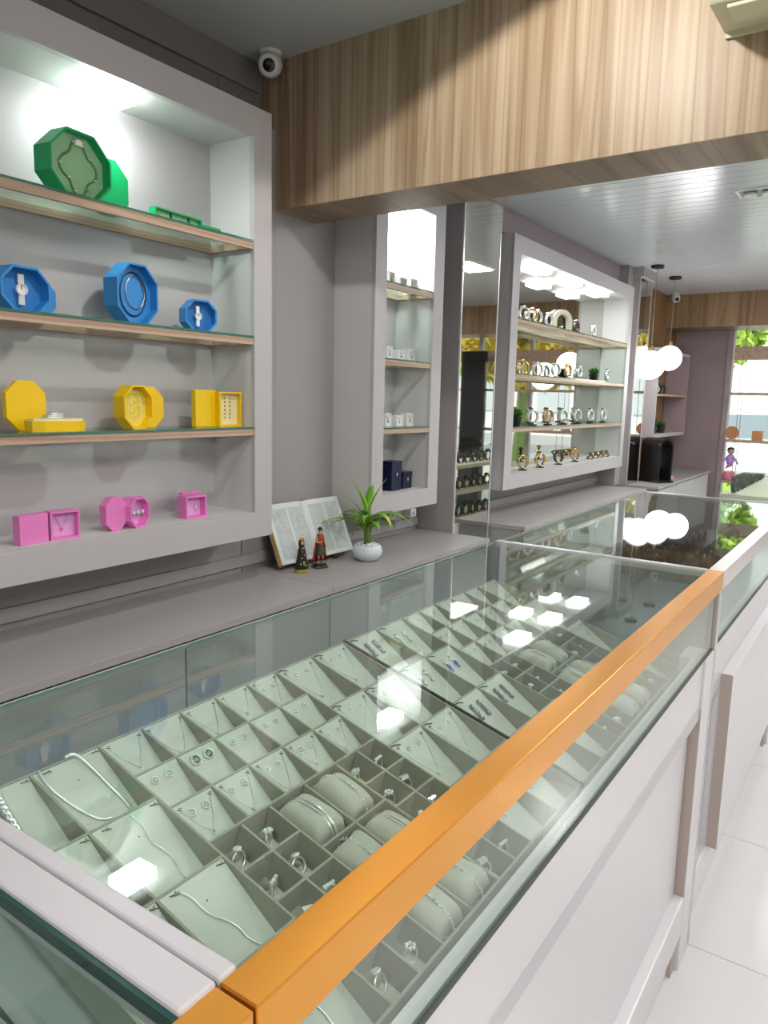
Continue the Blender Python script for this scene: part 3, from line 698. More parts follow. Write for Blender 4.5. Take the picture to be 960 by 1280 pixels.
jbox('large green octagonal jewellery box on the top shelf', 1.345, 1.985, S1, .212, .185, .058, .065, 'green', 'green_light', rz=.12, dep=.45)
lid('green octagonal lid standing behind the large green box', 1.494, 2.072, S1, .15, .166, .046, .018, 'green', rz=.05)
n_ = []
for k in range(40):
    a = 2*PI*k/40; rr = .055 - .010 * math.cos(4 * a + PI); n_.append((rr * math.cos(a), 0, rr * 1.2 * math.sin(a)))
n_ = [(a * 1.0, b, c) for a, b, c in n_]
t = thing('necklace', 'wavy green-beaded necklace displayed inside the large green box', 'necklace', (1.352, 2.0125, S1 + .092), rz=.12)
MB().tube([(a, b_, c * .98) for a, b_, c in n_], .0032, 6, True).build('cord', 'green_cord', t, smooth=True)  # dark green puts the cord's shadow outline into its colour
for k in (4, 9, 12, 17, 20, 24, 28, 33, 38):
    p = n_[k]; MB().tube([(p[0] - .006, -.004, p[2]), (p[0], -.006, p[2] + .001), (p[0] + .008, -.004, p[2] + .003)], [.001, .0032, .001], 6).build('charm', 'dark_silver' if k % 2 else 'silver', t, smooth=True)
MB().prism([(-.014, -.008), (.014, -.008), (.009, .008), (-.009, .008)], -.012, -.002, 'y', Matrix.Translation((-.004, 0, .066))).build('crown_clasp', 'crystal', t)
# long green box
t = thing('jewellery_box', 'long low green box with pale lining at the right of the top shelf', 'jewellery box', (1.725, 2.02, S1 + .001), rz=.08)
MB().ring(rect(-.105, .105, 0, .046), rect(-.099, .099, .005, .041), 0, .03, 'y').build('rim', 'green', t); BX(-.099, .099, .015, .03, .005, .041).build('insert', 'green_light', t)
BX(-.03, -.026, .008, .015, .005, .041).build('strap', 'green_dark', t); BX(.05, .054, .008, .015, .005, .041).build('strap', 'green_dark', t)
tag(MB().tube(spline([(1.64, 2.025, S1 + .028), (1.69, 2.031, S1 + .018), (1.74, 2.033, S1 + .028), (1.80, 2.038, S1 + .02)]), .0012, 5).build('bracelet', 'hook', None), 'thin dark bracelet strapped in the long green box', 'bracelet')
tag(BX(-.06, .06, 0, .02, 0, .042).build('box_lid', 'green', None, loc=(1.885, 2.058, S1 + .001), rot=(0, 0, .05), bevel=.0015), 'low green lid behind the long green box', 'box lid')
# blue
def watch_in(label, x, y, z, r, mname='silver', g=None):
    t = thing('watch', label, 'watch', (x, y, z), group=g)
    MB().ring([(r * math.cos(a), r * .95 * math.sin(a)) for a in [2*PI*k/16 for k in range(16)]], [(r * .78 * math.cos(a), r * .74 * math.sin(a)) for a in [2*PI*k/16 for k in range(16)]], 0, .012, 'y').build('bezel', mname, t)
    MB().prism([(r * .78 * math.cos(a), r * .74 * math.sin(a)) for a in [2*PI*k/16 for k in range(16)]], .004, .010, 'y').build('dial', 'white', t)
    BX(-r * .5, r * .5, .004, .012, r * .9, r * 2.4).build('strap', mname, t); BX(-r * .5, r * .5, .004, .012, -r * 2.4, -r * .9).build('strap', mname, t)
    BX(-.0008, .0008, .003, .004, 0, r * .6).build('hand', 'black', t)
    return t
jbox('left blue octagonal box holding a silver watch', 1.165, 1.99, S2, .15, .122, .038, .055, 'blue', 'blue_light', rz=.10)
watch_in('silver wristwatch inside the left blue box', 1.163, 2.008, S2 + .062, .017)
lid('blue octagonal lid behind the left blue box', 1.245, 2.068, S2, .11, .105, .03, .018, 'blue')
jbox('large middle blue octagonal box with coiled chain', 1.530, 1.99, S2, .165, .185, .05, .06, 'blue', 'blue', rz=.10, dep=.5)
lid('blue octagonal lid behind the middle blue box', 1.600, 2.085, S2, .12, .15, .04, .018, 'blue')
t = thing('necklace', 'dark bead chain coiled twice inside the middle blue box', 'necklace', (1.530, 2.016, S2 + .094), rz=.10)
MB().tube([(.052 * math.cos(a), 0, .066 * math.sin(a)) for a in [2*PI*k/32 for k in range(32)]], .0022, 5, True).build('outer_loop', 'navy', t)
MB().tube([(.008 + .038 * math.cos(a), 0, .006 + .050 * math.sin(a)) for a in [2*PI*k/32 for k in range(32)]], .0018, 5, True).build('inner_loop', 'dark_silver', t)
jbox('small right blue octagonal box holding a watch', 1.795, 2.0, S2, .118, .108, .032, .05, 'blue', 'blue_light', rz=-.25)
watch_in('small silver wristwatch inside the right blue box', 1.797, 2.016, S2 + .054, .014)
# yellow
lid('yellow octagonal lid leaning upright behind the flat yellow box', 1.190, 2.062, S3, .120, .142, .036, .022, 'yellow')
t = thing('jewellery_box', 'flat yellow octagonal box lying open with cream lining', 'jewellery box', (1.235, 1.995, S3))
OC = [(-.082, -.02), (-.055, -.036), (.055, -.036), (.082, -.02), (.082, .02), (.055, .036), (-.055, .036), (-.082, .02)]
MB().prism(OC, 0, .030, 'z').build('rim', 'yellow', t); MB().prism([(a * .93, b_ * .9) for a, b_ in OC], .0302, .036, 'z').build('insert', 'cream', t)
t = thing('bracelet', 'stacked silver bangles lying on the flat yellow box', 'bracelet', (1.225, 1.995, S3 + .0362))
for k in range(3): MB().tube(circ(.030 - .003 * k, 20, .003 + .005 * k, (.004 * k, 0), .8), .0026, 6, True).build('bangle', 'silver', t, smooth=True)
jbox('yellow octagonal box with pale yellow lining and charm necklace', 1.525, 1.995, S3, .120, .138, .036, .05, 'yellow', 'yellow_light', rz=.10)
lid('yellow octagonal lid at the right of the charm necklace box', 1.608, 2.045, S3, .110, .135, .036, .02, 'yellow')
t = thing('necklace', 'gold charm necklace inside the yellow octagonal box', 'necklace', (1.525, 2.016, S3 + .069), rz=.10)
MB().tube([(.028 * math.sin(a), 0, .045 * math.cos(a)) for a in [2*PI*k/24 for k in range(24)]], .0012, 5, True).build('chain', 'cream', t)
b = MB()
for k in range(9): b.ball((.018 * math.sin(k * 2.1), -.001, -.03 + .008 * k), .005, 6, None, (1, .4, 1))
b.build('charm', 'yellow_light', t, smooth=True)
lid('plain square yellow lid beside the earring box', 1.835, 2.03, S3, .086, .130, .001, .025, 'yellow', rz=-.1)
t = jbox('square yellow box with a column of earrings at the shelf end', 1.923, 1.995, S3, .100, .124, .001, .035, 'yellow', 'cream', rz=-.1)
t = thing('earring_card', 'two columns of small gold studs in the square yellow box', 'earring', (1.923, 2.014, S3 + .02), rz=-.1)
for sx in (-1, 1):
    for k in range(6): MB().ball((sx * .011, 0, .012 + .014 * k), .0042, 6).build('stud', 'gold', t, smooth=True)
# pink
lid('square pink lid at the left of the bottom ledge', 1.150, 1.985, S4, .092, .084, .001, .03, 'pink', rz=.12)
jbox('square pink box with lilac lining and a pendant necklace', 1.247, 1.985, S4, .088, .084, .001, .04, 'pink', 'pink_light', rz=-.12)
t = thing('necklace', 'fine pendant necklace in the square pink box', 'necklace', (1.247, 2.006, S4 + .070), rz=-.12)
MB().tube(spline([(-.02, 0, 0), (0, 0, -.036), (.02, 0, 0)], 4), .0008, 4).build('chain', 'dark_silver', t); MB().ball((0, 0, -.042), .006, 8).build('pendant', 'rose', t, smooth=True)
lid('octagonal pink lid left of the octagonal pink box', 1.425, 1.99, S4, .080, .106, .024, .03, 'pink', rz=.1)
jbox('octagonal pink box with crystal bracelet', 1.512, 1.985, S4, .094, .098, .026, .05, 'pink', 'pink_light', rz=.25)
t = thing('bracelet', 'crystal bracelet lying inside the octagonal pink box', 'bracelet', (1.512, 2.006, S4 + .049), rz=.25)
for k in range(6): MB().lathe([(.003, 0), (.007, .003), (.003, .006)], 8, Matrix.Translation((-.028 + .011 * k, -.001, -.006 + .004 * (k % 2))) @ Matrix.Rotation(PI/2, 4, 'X')).build('crystal', 'crystal' if k % 2 else 'dark_silver', t)
lid('small pink lid standing behind the small square pink box', 1.790, 2.06, S4, .080, .084, .001, .02, 'pink')
jbox('small square pink box with stud earrings at the right', 1.755, 1.995, S4, .088, .079, .001, .05, 'pink', 'pink_light', rz=-.05)
for s, w in ((-1, 'left'), (1, 'right')):
    tag(MB().ball((0, 0, 0), .005, 8).tube([(0, 0, -.004), (0, -.001, -.014)], .0015, 5).build('earring', 'crystal', None, smooth=True, loc=(1.755 + s * .018, 2.019, S4 + .036)), f'{w} tiny crystal earring in the small square pink box', 'earring')

# ------------------------------------------------------------------ narrow niche: white and navy boxes
def white_box(label, x, z, kind):
    t = thing('jewellery_box', label, 'jewellery box', (x, 2.0 + .01 * kind, z + .0003), rz=.15 - .1 * kind)
    w, h = (.060, .062) if kind != 1 else (.066, .052)
    MB().ring(rect(-w/2, w/2, 0, h), rect(-w/2 + .005, w/2 - .005, .005, h - .005), 0, .04, 'y').build('rim', 'white', t, bevel=.001)
    BX(-w/2 + .005, w/2 - .005, .006, .04, .005, h - .005).build('insert', 'beige' if z > 1.8 else 'white', t)
    b = MB(); b.tube([(-.012, .004, h * .8), (0, .004, h * .4), (.012, .004, h * .8)], .0012, 4).ball((0, .003, h * .36), .005, 6).build('pendant', 'dark_silver', t)
    return t
for r, z in enumerate((1.915, 1.577, 1.262)):
    for k, x in enumerate((2.955, 3.07, 3.178)):
        white_box(f'small {"beige-lined" if r == 0 else "white"} earring box, {["left", "middle", "right"][k]} on the {["top", "second", "third"][r]} shelf of the narrow niche', x, z, k)
def navy_box(label, x, y, z, w, d, h):
    t = thing('gift_box', label, 'gift box', (x, y, z)); BX(-w/2, w/2, 0, d, 0, h * .68).build('box_body', 'navy', t, bevel=.002)
    BX(-w/2 - .002, w/2 + .002, -.002, d + .002, h * .68, h).build('lid', 'navy', t, bevel=.002)
    MB().ball((0, -.003, h * .55), .006, 6, None, (1, .3, 1.5)).build('emblem', 'silver', t)
navy_box('tall navy gift box at the front of the bottom compartment', 3.02, 1.99, .9485, .085, .07, .145)
navy_box('navy gift box behind at the left of the bottom compartment', 2.915, 2.04, .9485, .09, .07, .155)
navy_box('small navy gift box at the right of the bottom compartment', 3.135, 2.0, .9485, .08, .06, .085)

# ------------------------------------------------------------------ watches, stands and plants in the mirrored niche
def watch_mesh_set(r, wband, mname):
    n = 22; arc = [-.35 * PI + (1.7 * PI) * k / n - PI * .0 for k in range(n + 1)]
    outer = [(r * math.cos(a + .1), r * math.sin(a + .1)) for a in arc]; inner = [((r - .006) * math.cos(a + .1), (r - .006) * math.sin(a + .1)) for a in arc]
    b = MB(); m_ = len(outer)
    vs = [(x, t, z) for t in (-wband/2, wband/2) for L in (outer, inner) for x, z in L]; fs = []
    for i in range(m_ - 1): fs += [(i, i+1, m_+i+1, m_+i), (2*m_+i, 3*m_+i, 3*m_+i+1, 2*m_+i+1), (i, 2*m_+i, 2*m_+i+1, i+1), (m_+i, m_+i+1, 3*m_+i+1, 3*m_+i)]
    b.add(vs, fs); me = b.mesh('strap', mname, True)
    c = MB().lathe([(.016, 0), (.018, .003), (.018, .008), (.015, .010)], 16, Matrix.Translation((-r * .3, 0, r * .92)) @ Matrix.Rotation(-.35, 4, 'Y')).mesh('watch_case', mname, True)
    d = MB().lathe([(.014, .0102), (.014, .0112)], 16, Matrix.Translation((-r * .3, 0, r * .92)) @ Matrix.Rotation(-.35, 4, 'Y')).mesh('dial', 'black', False)
    return me, c, d
WS = {'silver': watch_mesh_set(.040, .020, 'silver'), 'gold': watch_mesh_set(.042, .020, 'gold'), 'tarnish': watch_mesh_set(.040, .022, 'tarnish')}
base_me = MB().lathe([(.030, 0), (.030, .006), (.010, .010), (.008, .014)], 16).mesh('watch_stand', 'black', False)
def watch(label, x, y, z, mname='silver', rz=0, base=True, sc=1, tilt=0, group=None):
    if base:
        o = bpy.data.objects.new('watch_stand', base_me); COL.objects.link(o); o.location = (x, y, z); tag(o, 'black disc stand under the ' + label.split(' ', 1)[1].replace('from the left ', '').replace('metal ', ''), 'watch stand', 'watch stands')
    t = thing('watch', label, 'watch', (x, y, z + (.0135 if base else 0) + .040 * sc), rot=(0, tilt, rz), group=group); t.scale = (sc,) * 3
    for n, me in zip(('strap', 'watch_case', 'dial'), WS[mname]):
        o = bpy.data.objects.new(n, me); COL.objects.link(o); o.parent = t
for k, (x, mn) in enumerate(((4.49, 'silver'), (4.62, 'gold'), (4.71, 'silver'), (4.90, 'silver'), (5.42, 'tarnish'), (5.80, 'silver'))):
    watch(f'{["silver", "gold", "silver", "pale silver", "dark", "bright silver"][k]} watch, {ORD[k]} from the left on the top shelf of the mirrored niche', x, 2.02, 1.8923, mn, rz=-.5 + .1 * k, group='watches in the mirrored niche')
t = thing('display_arch', 'large cream and black arch-shaped display on the top shelf of the mirrored niche', 'display stand', (5.12, 2.02, 1.8923), rz=-.5)
def archpts(r, hh): return [(-r, 0)] + [(-r * math.cos(PI * k / 14), hh + r * math.sin(PI * k / 14)) for k in range(15)] + [(r, 0)]
o_, i_ = archpts(.085, .06), archpts(.052, .06)
def arch(o_, i_, y0, y1):
    n = len(o_); b = MB(); vs = [(x, t_, z) for t_ in (y0, y1) for L in (o_, i_) for x, z in L]; fs = [(0, n, 3*n, 2*n), (n-1, 3*n-1, 4*n-1, 2*n-1)]
    for i in range(n - 1): fs += [(i, i+1, n+i+1, n+i), (2*n+i, 3*n+i, 3*n+i+1, 2*n+i+1), (i, 2*n+i, 2*n+i+1, i+1), (n+i, n+i+1, 3*n+i+1, 3*n+i)]
    return b.add(vs, fs)
arch(o_, i_, -.02, .012).build('band', 'beige', t, smooth=False); arch(archpts(.090, .062), archpts(.056, .06), .013, .045).build('rear_band', 'black', t)
for k, x in enumerate((4.51, 4.75, 5.07, 5.31, 5.54, 6.19)):
    watch(f'{"gold-toned" if k in (0, 3) else "silver"} watch, {ORD[k]} from the left on the second shelf of the mirrored niche', x, 2.02, 1.5653, 'gold' if k in (0, 3) else 'silver', rz=-.6 + .15 * k, base=k > 1, sc=1.05, group='watches in the mirrored niche')
for k, x in enumerate((4.71, 4.976, 5.265, 5.564, 5.854, 6.166)):
    watch(f'{"gold-toned" if k == 1 else "silver"} watch, {ORD[k]} from the left on the third shelf of the mirrored niche', x, 2.02, 1.2373, 'gold' if k == 1 else 'silver', rz=-.5 + .08 * k, sc=1.1, group='watches in the mirrored niche')
for k, x in enumerate((4.54, 4.83, 5.17, 5.51)):
    watch(f'{"dark" if k == 2 else "gold-toned"} watch, {ORD[k]} from the left on the bottom ledge of the mirrored niche', x, 2.0, .9453, 'tarnish' if k == 2 else 'gold', rz=-.4, sc=1.05, group='watches in the mirrored niche')
for k in range(7):
    x = 5.86 + .065 * k; t = tag(MB().tube([(.030 * math.cos(a), .02 * math.sin(a * 2), .012 + .024 * math.sin(a) + .012) for a in [2*PI*j/16 for j in range(16)]], .0065, 6, True).build('bracelet', 'gold' if k % 2 else 'tarnish', None, smooth=True, loc=(x, 2.0 + .012 * (k % 2), .9453 + .003)), f'chunky {"gold" if k % 2 else "bronze"} link bracelet, {ORD[k]} from the left in the heap at the ledge end', 'bracelet', 'bracelet heap in the mirrored niche')
def grass_pot(label, x, y, z, r=.035, h=.05, hh=.05, seed=1, potm='black'):
    t = thing('potted_plant', label, 'potted plant', (x, y, z)); MB().lathe([(r * .75, 0), (r, h), (r * .9, h), (r * .85, h - .005)], 16).build('pot', potm, t, smooth=False)
    rd = random.Random(seed); b = MB()
    for k in range(150):
        a = rd.uniform(0, 2*PI); l = rd.uniform(.5, 1); el = rd.uniform(.35, 1.5); p = Vector((r * .6 * rd.random() * math.cos(a), r * .6 * rd.random() * math.sin(a), h - .002)); d = Vector((math.cos(a) * math.cos(el), math.sin(a) * math.cos(el), math.sin(el))) * hh * l; w = Vector((-math.sin(a), math.cos(a), 0)) * .0035
        b.add([p - w, p + w, p + d * .6 + w * 1.3, p + d * .6 - w * 1.3, p + d], [(0, 1, 2, 3), (3, 2, 4)])
    b.build('foliage', 'leaf_dark', t, kind='stuff')
grass_pot('small grassy plant in a black pot on the second shelf of the mirrored niche', 5.87, 2.02, 1.5653, .042, .055, .062, 3)
grass_pot('small grassy black-potted plant at the left end of the mirrored niche third shelf', 4.44, 2.02, 1.2373, .042, .06, .065, 4)

# ------------------------------------------------------------------ things on the left counter
ZC = .6803
# open book on a stand
t = thing('open_book', 'large open book with two-column print on a stand', 'book', (2.455, 2.028, ZC + .016), rot=(math.radians(66), 0, math.radians(-3)))
bw, bh, bt = .228, .262, .028
def page_block(s):
    b = MB(); n = 8; prof = []
    for i in range(n + 1):
        u = i / n; prof.append((s * u * bw, bt * (1 - .15 * u) - bt * .55 * math.exp(-u * 14)))
    poly = [(0, 0)] + prof + [(s * bw, 0)]
    return b.prism(poly if s > 0 else poly[::-1], 0, bh, 'y')
for s in (-1, 1):
    pb = page_block(s).build('page_block', 'page_edge', t)
    pg = MB(); n = 8; L = []
    for i in range(n + 1):
        u = i / n; zz = bt * (1 - .15 * u) - bt * .55 * math.exp(-u * 14); L.append((s * u * (bw - .002), zz))
    vs = [(x, y, z + .0006) for y in (.002, bh - .002) for x, z in L] + [(x, y, z + .0012) for y in (.002, bh - .002) for x, z in L]
    m_ = n + 1; fs = [(i, i+1, m_+i+1, m_+i) for i in range(n)] + [(2*m_+i, 3*m_+i, 3*m_+i+1, 2*m_+i+1) for i in range(n)] + [(i, 2*m_+i, 2*m_+i+1, i+1) for i in range(n)] + [(m_+i, m_+i+1, 3*m_+i+1, 3*m_+i) for i in range(n)]
    pg.add(vs, fs).build('page', 'page', t)
BX(-bw - .006, bw + .006, -.005, bh + .005, -.005, -.0005).build('cover', 'black', t)
t = thing('book_stand', 'black wire stand propping up the open book', 'book stand', (2.455, 2.035, ZC))
MB().tube([(-.12, -.03, .012), (-.12, -.03, .004), (-.12, .06, .003), (-.12, .085, .12)], .003, 6).tube([(.12, -.03, .012), (.12, -.03, .004), (.12, .06, .003), (.12, .085, .12)], .003, 6).tube([(-.12, .05, .004), (.12, .05, .004)], .003, 6).build('wire_frame', 'black', t, smooth=True)
MB().tube([(.17 + .012 * math.cos(a), -.02, .014 + .011 * math.sin(a)) for a in [2*PI*k/14 for k in range(14)]], .002, 5, True).tube([(.12, -.02, .004), (.17, -.02, .003)], .002, 5).build('scroll', 'black', t)
# black robed statuette
t = thing('statuette', 'small black-robed statuette with a gold crown and base', 'statuette', (2.276, 1.957, ZC), rz=-.5)
MB().lathe([(.030, 0), (.031, .006), (.029, .012), (.024, .014)], 20, None, 1.0, .75).build('base', 'gold_green', t, smooth=False)
rb = MB().lathe([(.029, .014), (.027, .03), (.023, .05), (.019, .075), (.015, .098), (.011, .108), (.006, .113)], 20, None, 1.0, .7).build('robe', 'robe_black', t, smooth=True)
MB().lathe([(.0065, .108), (.0095, .115), (.010, .124), (.008, .131), (.004, .134)], 14).build('head', 'skin', t, smooth=True)
MB().lathe([(.012, .107), (.0125, .12), (.011, .131), (.009, .135)], 14, Matrix.Translation((0, .003, 0))).build('veil', 'robe_black', t, smooth=True)
b = MB().lathe([(.008, .133), (.010, .142), (.009, .142), (.007, .134)], 12); b.ball((0, 0, .148), .0028, 6).tube([(0, 0, .15), (0, 0, .157)], .001, 4).tube([(-.003, 0, .154), (.003, 0, .154)], .001, 4); b.build('crown', 'gold', t)
b = MB()
for k, (x, z) in enumerate(((-.010, .035), (.004, .045), (.012, .03), (-.004, .06), (.006, .072), (0, .086))): b.ball((x, -.0165 + (z - .03) * .09, z), .0042, 6, None, (1, .4, 1))
b.build('gold_ornament', 'gold', t, smooth=True)
MB().lathe([(.001, 0), (.005, .002), (.005, .012), (.002, .015)], 10, Matrix.Translation((.004, -.017, .030)), 1, .5).build('angel', 'gold_green', t, smooth=True)
MB().tube([(-.005, -.012, .098), (0, -.0155, .104), (.005, -.012, .098)], .0022, 6).build('hands', 'skin', t, smooth=True)
# red robed statuette
t = thing('statuette', 'statuette of a standing figure in red cape and dark tunic on a black base', 'statuette', (2.385, 1.95, ZC), rz=-.35)
BX(-.030, .030, -.022, .022, 0, .010).build('base', 'robe_black', t, bevel=.002); BX(-.024, .024, -.017, .017, .010, .020).build('base_step', 'robe_black', t, bevel=.002); BX(-.0303, .0303, -.0223, .0223, .006, .0075).build('gold_line', 'gold_green', t)
bm = bmesh.new(); sk = bm.verts.layers.skin.verify()
J = {'pel': (0, 0, .078, .013), 'w': (0, 0, .098, .012), 'ch': (0, -.001, .122, .015), 'n': (0, 0, .142, .006), 'h1': (0, -.001, .152, .0095), 'h2': (0, -.002, .163, .0095),
     'sl': (-.016, 0, .133, .006), 'el': (-.021, -.004, .112, .005), 'wl': (-.008, -.017, .112, .004), 'hl': (-.002, -.019, .116, .0032),
     'sr': (.016, 0, .133, .006), 'er': (.022, .002, .110, .005), 'wr': (.024, -.010, .094, .004), 'hr': (.024, -.013, .087, .0032),
     'tl': (-.008, 0, .070, .009), 'kl': (-.009, -.003, .045, .0065), 'al': (-.009, .001, .025, .0045), 'fl': (-.010, -.010, .0225, .0035),
     'tr': (.008, 0, .070, .009), 'kr': (.010, -.003, .045, .0065), 'ar': (.011, .001, .025, .0045), 'fr': (.012, -.010, .0225, .0035)}
vt = {}
for k, (x, y, z, r) in J.items():
    vt[k] = bm.verts.new((x, y, z)); vt[k][sk].radius = (r, r * .8 if k in ('pel', 'w', 'ch') else r); vt[k][sk].use_root = (k == 'pel')
for a, c in (('pel', 'w'), ('w', 'ch'), ('ch', 'n'), ('n', 'h1'), ('h1', 'h2'), ('ch', 'sl'), ('sl', 'el'), ('el', 'wl'), ('wl', 'hl'), ('ch', 'sr'), ('sr', 'er'), ('er', 'wr'), ('wr', 'hr'), ('pel', 'tl'), ('tl', 'kl'), ('kl', 'al'), ('al', 'fl'), ('pel', 'tr'), ('tr', 'kr'), ('kr', 'ar'), ('ar', 'fr')): bm.edges.new((vt[a], vt[c]))
me = bpy.data.meshes.new('body'); bm.to_mesh(me); bm.free(); me.materials.append(M['skin']); o = bpy.data.objects.new('body', me); COL.objects.link(o); o.parent = t
o.modifiers.new('s', 'SKIN').use_smooth_shade = True; o.modifiers.new('d', 'SUBSURF').levels = 2; o.modifiers['d'].render_levels = 2
MB().lathe([(.0135, .060), (.021, .058), (.0175, .080), (.0145, .098), (.018, .125), (.0165, .138), (.008, .144)], 18, None, 1, .78).build('tunic', 'red_cloth', t, smooth=True)
MB().lathe([(.024, .056), (.0235, .060), (.0185, .082), (.0155, .097), (.0150, .1)], 18, Matrix.Translation((.001, -.001, 0)), 1, .8).build('skirt', 'olive_cloth', t, smooth=True)
cp = MB(); n = 12; vs = []
for i in range(9):
    z = .145 - .115 * i / 8; rr = .012 + .020 * (i / 8) ** .8
    for k in range(n + 1): a = PI * (-.12 + 1.24 * k / n); w = 1 + .06 * math.sin(k * 2.2); vs.append((rr * 1.05 * w * math.cos(a), .001 + rr * .72 * w * math.sin(a), z))
fs = [(i*(n+1)+k, i*(n+1)+k+1, (i+1)*(n+1)+k+1, (i+1)*(n+1)+k) for i in range(8) for k in range(n)]
o = cp.add(vs, fs).build('cape', 'red_cloth', t, smooth=True); md = o.modifiers.new('t', 'SOLIDIFY'); md.thickness = .0018
MB().ball((0, .001, .166), .0108, 12, None, (1, 1, .85)).build('hair', 'hair', t, smooth=True)
MB().tube([(-.009, 0, .062), (-.0095, -.002, .030)], [.0085, .006], 10).tube([(.009, 0, .062), (.0105, -.002, .030)], [.0085, .006], 10).build('leggings', 'red_cloth', t, smooth=True)
b = MB(); b.ball((-.0035, -.0115, .160), .0009, 6).ball((.0035, -.0115, .160), .0009, 6); b.build('eyes', 'hair', t); MB().ball((0, -.0125, .157), .0014, 6, None, (.8, 1.2, 1.4)).build('nose', 'skin', t, smooth=True)
# potted plant
t = thing('potted_plant', 'leafy green plant in a round pale blue ceramic pot', 'potted plant', (2.64, 1.886, ZC))
MB().lathe([(.040, 0), (.052, .006), (.066, .026), (.068, .042), (.062, .062), (.054, .073), (.050, .073), (.052, .066), (.050, .058)], 32).build('pot', 'ceramic', t, smooth=True)
rd = random.Random(5); b = MB()
for k in range(46):
    a = rd.uniform(0, 2*PI); r = .045 * math.sqrt(rd.random()); b.ball((r * math.cos(a), r * math.sin(a), .068 + rd.uniform(0, .007)), rd.uniform(.006, .009), 8, None, (1, rd.uniform(.7, 1), .7))
b.build('pebbles', 'pebble', t, smooth=True, kind='stuff')
for k in range(6):
    a = k * 1.05; bx_, by_ = .010 * math.cos(a), .010 * math.sin(a); MB().tube([(bx_, by_, .06), (bx_ * 1.3, by_ * 1.3, .12), (bx_ * 1.8, by_ * 1.6, .19 + .01 * (k % 3))], [.0052, .0045, .003], 7).build('stem', 'stem', t, smooth=True)
def leaf(x, y, z, az, el, ln, wd, droop, m_, twist=0):
    d = Vector((math.cos(az), math.sin(az), 0)); sd_ = Vector((-math.sin(az), math.cos(az), 0)); n = 9; vs = []; p = Vector((x, y, z)); e = el
    for i in range(n + 1):
        u = i / n; w = wd * 1.45 * (math.sin(PI * min(1, u * .9 + .1)) ** .8) * (1 - u ** 6) + .0006; t_ = twist * u
        s_ = sd_ * math.cos(t_) + Vector((0, 0, 1)) * math.sin(t_)
        vs += [p - s_ * w, p - Vector((0, 0, w * .25)), p + s_ * w]
        p = p + (d * math.cos(e) + Vector((0, 0, 1)) * math.sin(e)) * ln / n; e -= droop / n
    fs = []
    for i in range(n): a = 3 * i; fs += [(a, a+1, a+4, a+3), (a+1, a+2, a+5, a+4)]
    o = MB().add(vs, fs).build('leaf', m_, t, smooth=True); o.modifiers.new('t', 'SOLIDIFY').thickness = .0007
# camera right is roughly (+.57,-.82): az -55deg = right in view, 125deg = left in view
Lf = [(125, .75, .26, .013, 1.5), (130, .55, .22, .011, 1.6), (118, .95, .16, .012, 2.4), (100, 1.2, .18, .014, 2.6), (140, .2, .11, .014, 2.0), (150, 1.25, .20, .010, .7), (95, 1.35, .21, .011, .5),
      (-55, .6, .23, .012, 1.7), (-60, 1.1, .20, .015, 3.0), (-45, 1.35, .22, .015, .5), (-75, 1.25, .18, .012, 1.3), (-30, 1.0, .17, .014, 2.7), (-90, .9, .16, .014, 2.8), (-120, 1.1, .15, .013, 2.4),
      (20, 1.3, .22, .012, .8), (60, .9, .18, .012, 1.8), (-150, 1.2, .18, .012, 2.2), (180, 1.0, .17, .011, 1.9), (-60, .95, .12, .010, 2.6), (115, 1.4, .23, .010, .6)]
for i, (az, el, ln, wd, dr) in enumerate(Lf):
    leaf(.014 * math.cos(i), .014 * math.sin(i), .13 + .055 * ((i * 7) % 5) / 4, math.radians(az), el, ln, wd, dr, 'leaf' if i % 3 else 'leaf_pale', .3 * math.sin(i * 2))
# wall sockets
for x, lab in ((3.24, 'white square wall socket above the counter behind the plant'), (3.37, 'white wall socket beside the mirror column with a plugged adapter')):
    t = thing('wall_socket', lab, 'socket', (x, YW, .785)); BX(-.03, .03, -.008, 0, -.03, .03).build('plate', 'white', t, bevel=.003); BX(-.013, .013, -.011, -.008, -.013, .013).build('outlet', 'beige', t, bevel=.002)
t = thing('plug_adapter', 'clear white plug adapter in the right wall socket', 'adapter', (3.37, YW - .0115, .785)); BX(-.028, .028, -.045, 0, -.022, .022).build('adapter_body', 'white', t, bevel=.005); BX(-.01, .01, -.055, -.045, -.008, .008).build('plug', 'white', t, bevel=.003)

# ------------------------------------------------------------------ ceiling mounted things
def cctv(label, loc, aim, s=1):
    t = thing('security_camera', label, 'camera', loc); q = Vector(aim).to_track_quat('Z', 'Y').to_matrix().to_4x4()
    MB().lathe([(.04 * s, -.012 * s), (.042 * s, 0)], 20).build('mount', 'white', t, smooth=False)
    Tq = Matrix.Translation((0, 0, -.045 * s)) @ q
    smooth_angle(MB().lathe([(.012*s, -.045*s), (.032*s, -.038*s), (.044*s, -.015*s), (.045*s, .012*s), (.038*s, .034*s), (.034*s, .036*s)], 24, Tq).build('housing', 'white', t))
    MB().lathe([(.024*s, .0362*s), (.022*s, .0385*s), (.004*s, .0395*s)], 20, Tq).build('lens', 'black_gloss', t, smooth=True)
cctv('white round security camera where the near ceiling meets the wooden beam', (2.265, 2.12, 2.694), (-.80, -.52, -.42), 1.0)
cctv('small white security camera at the far ceiling corner', (8.40, 2.06, 2.548), (-.75, -.6, -.4), .95)
t = thing('air_conditioner', 'wall-mounted air conditioner on the wooden beam at top right', 'air conditioner', (2.335, .50, 2.395))
MB().prism([(0, .01), (-.20, 0), (-.225, .03), (-.225, .20), (-.19, .27), (0, .28)], -.92, 0, 'y').build('housing', 'ac_plastic', t, bevel=.004)
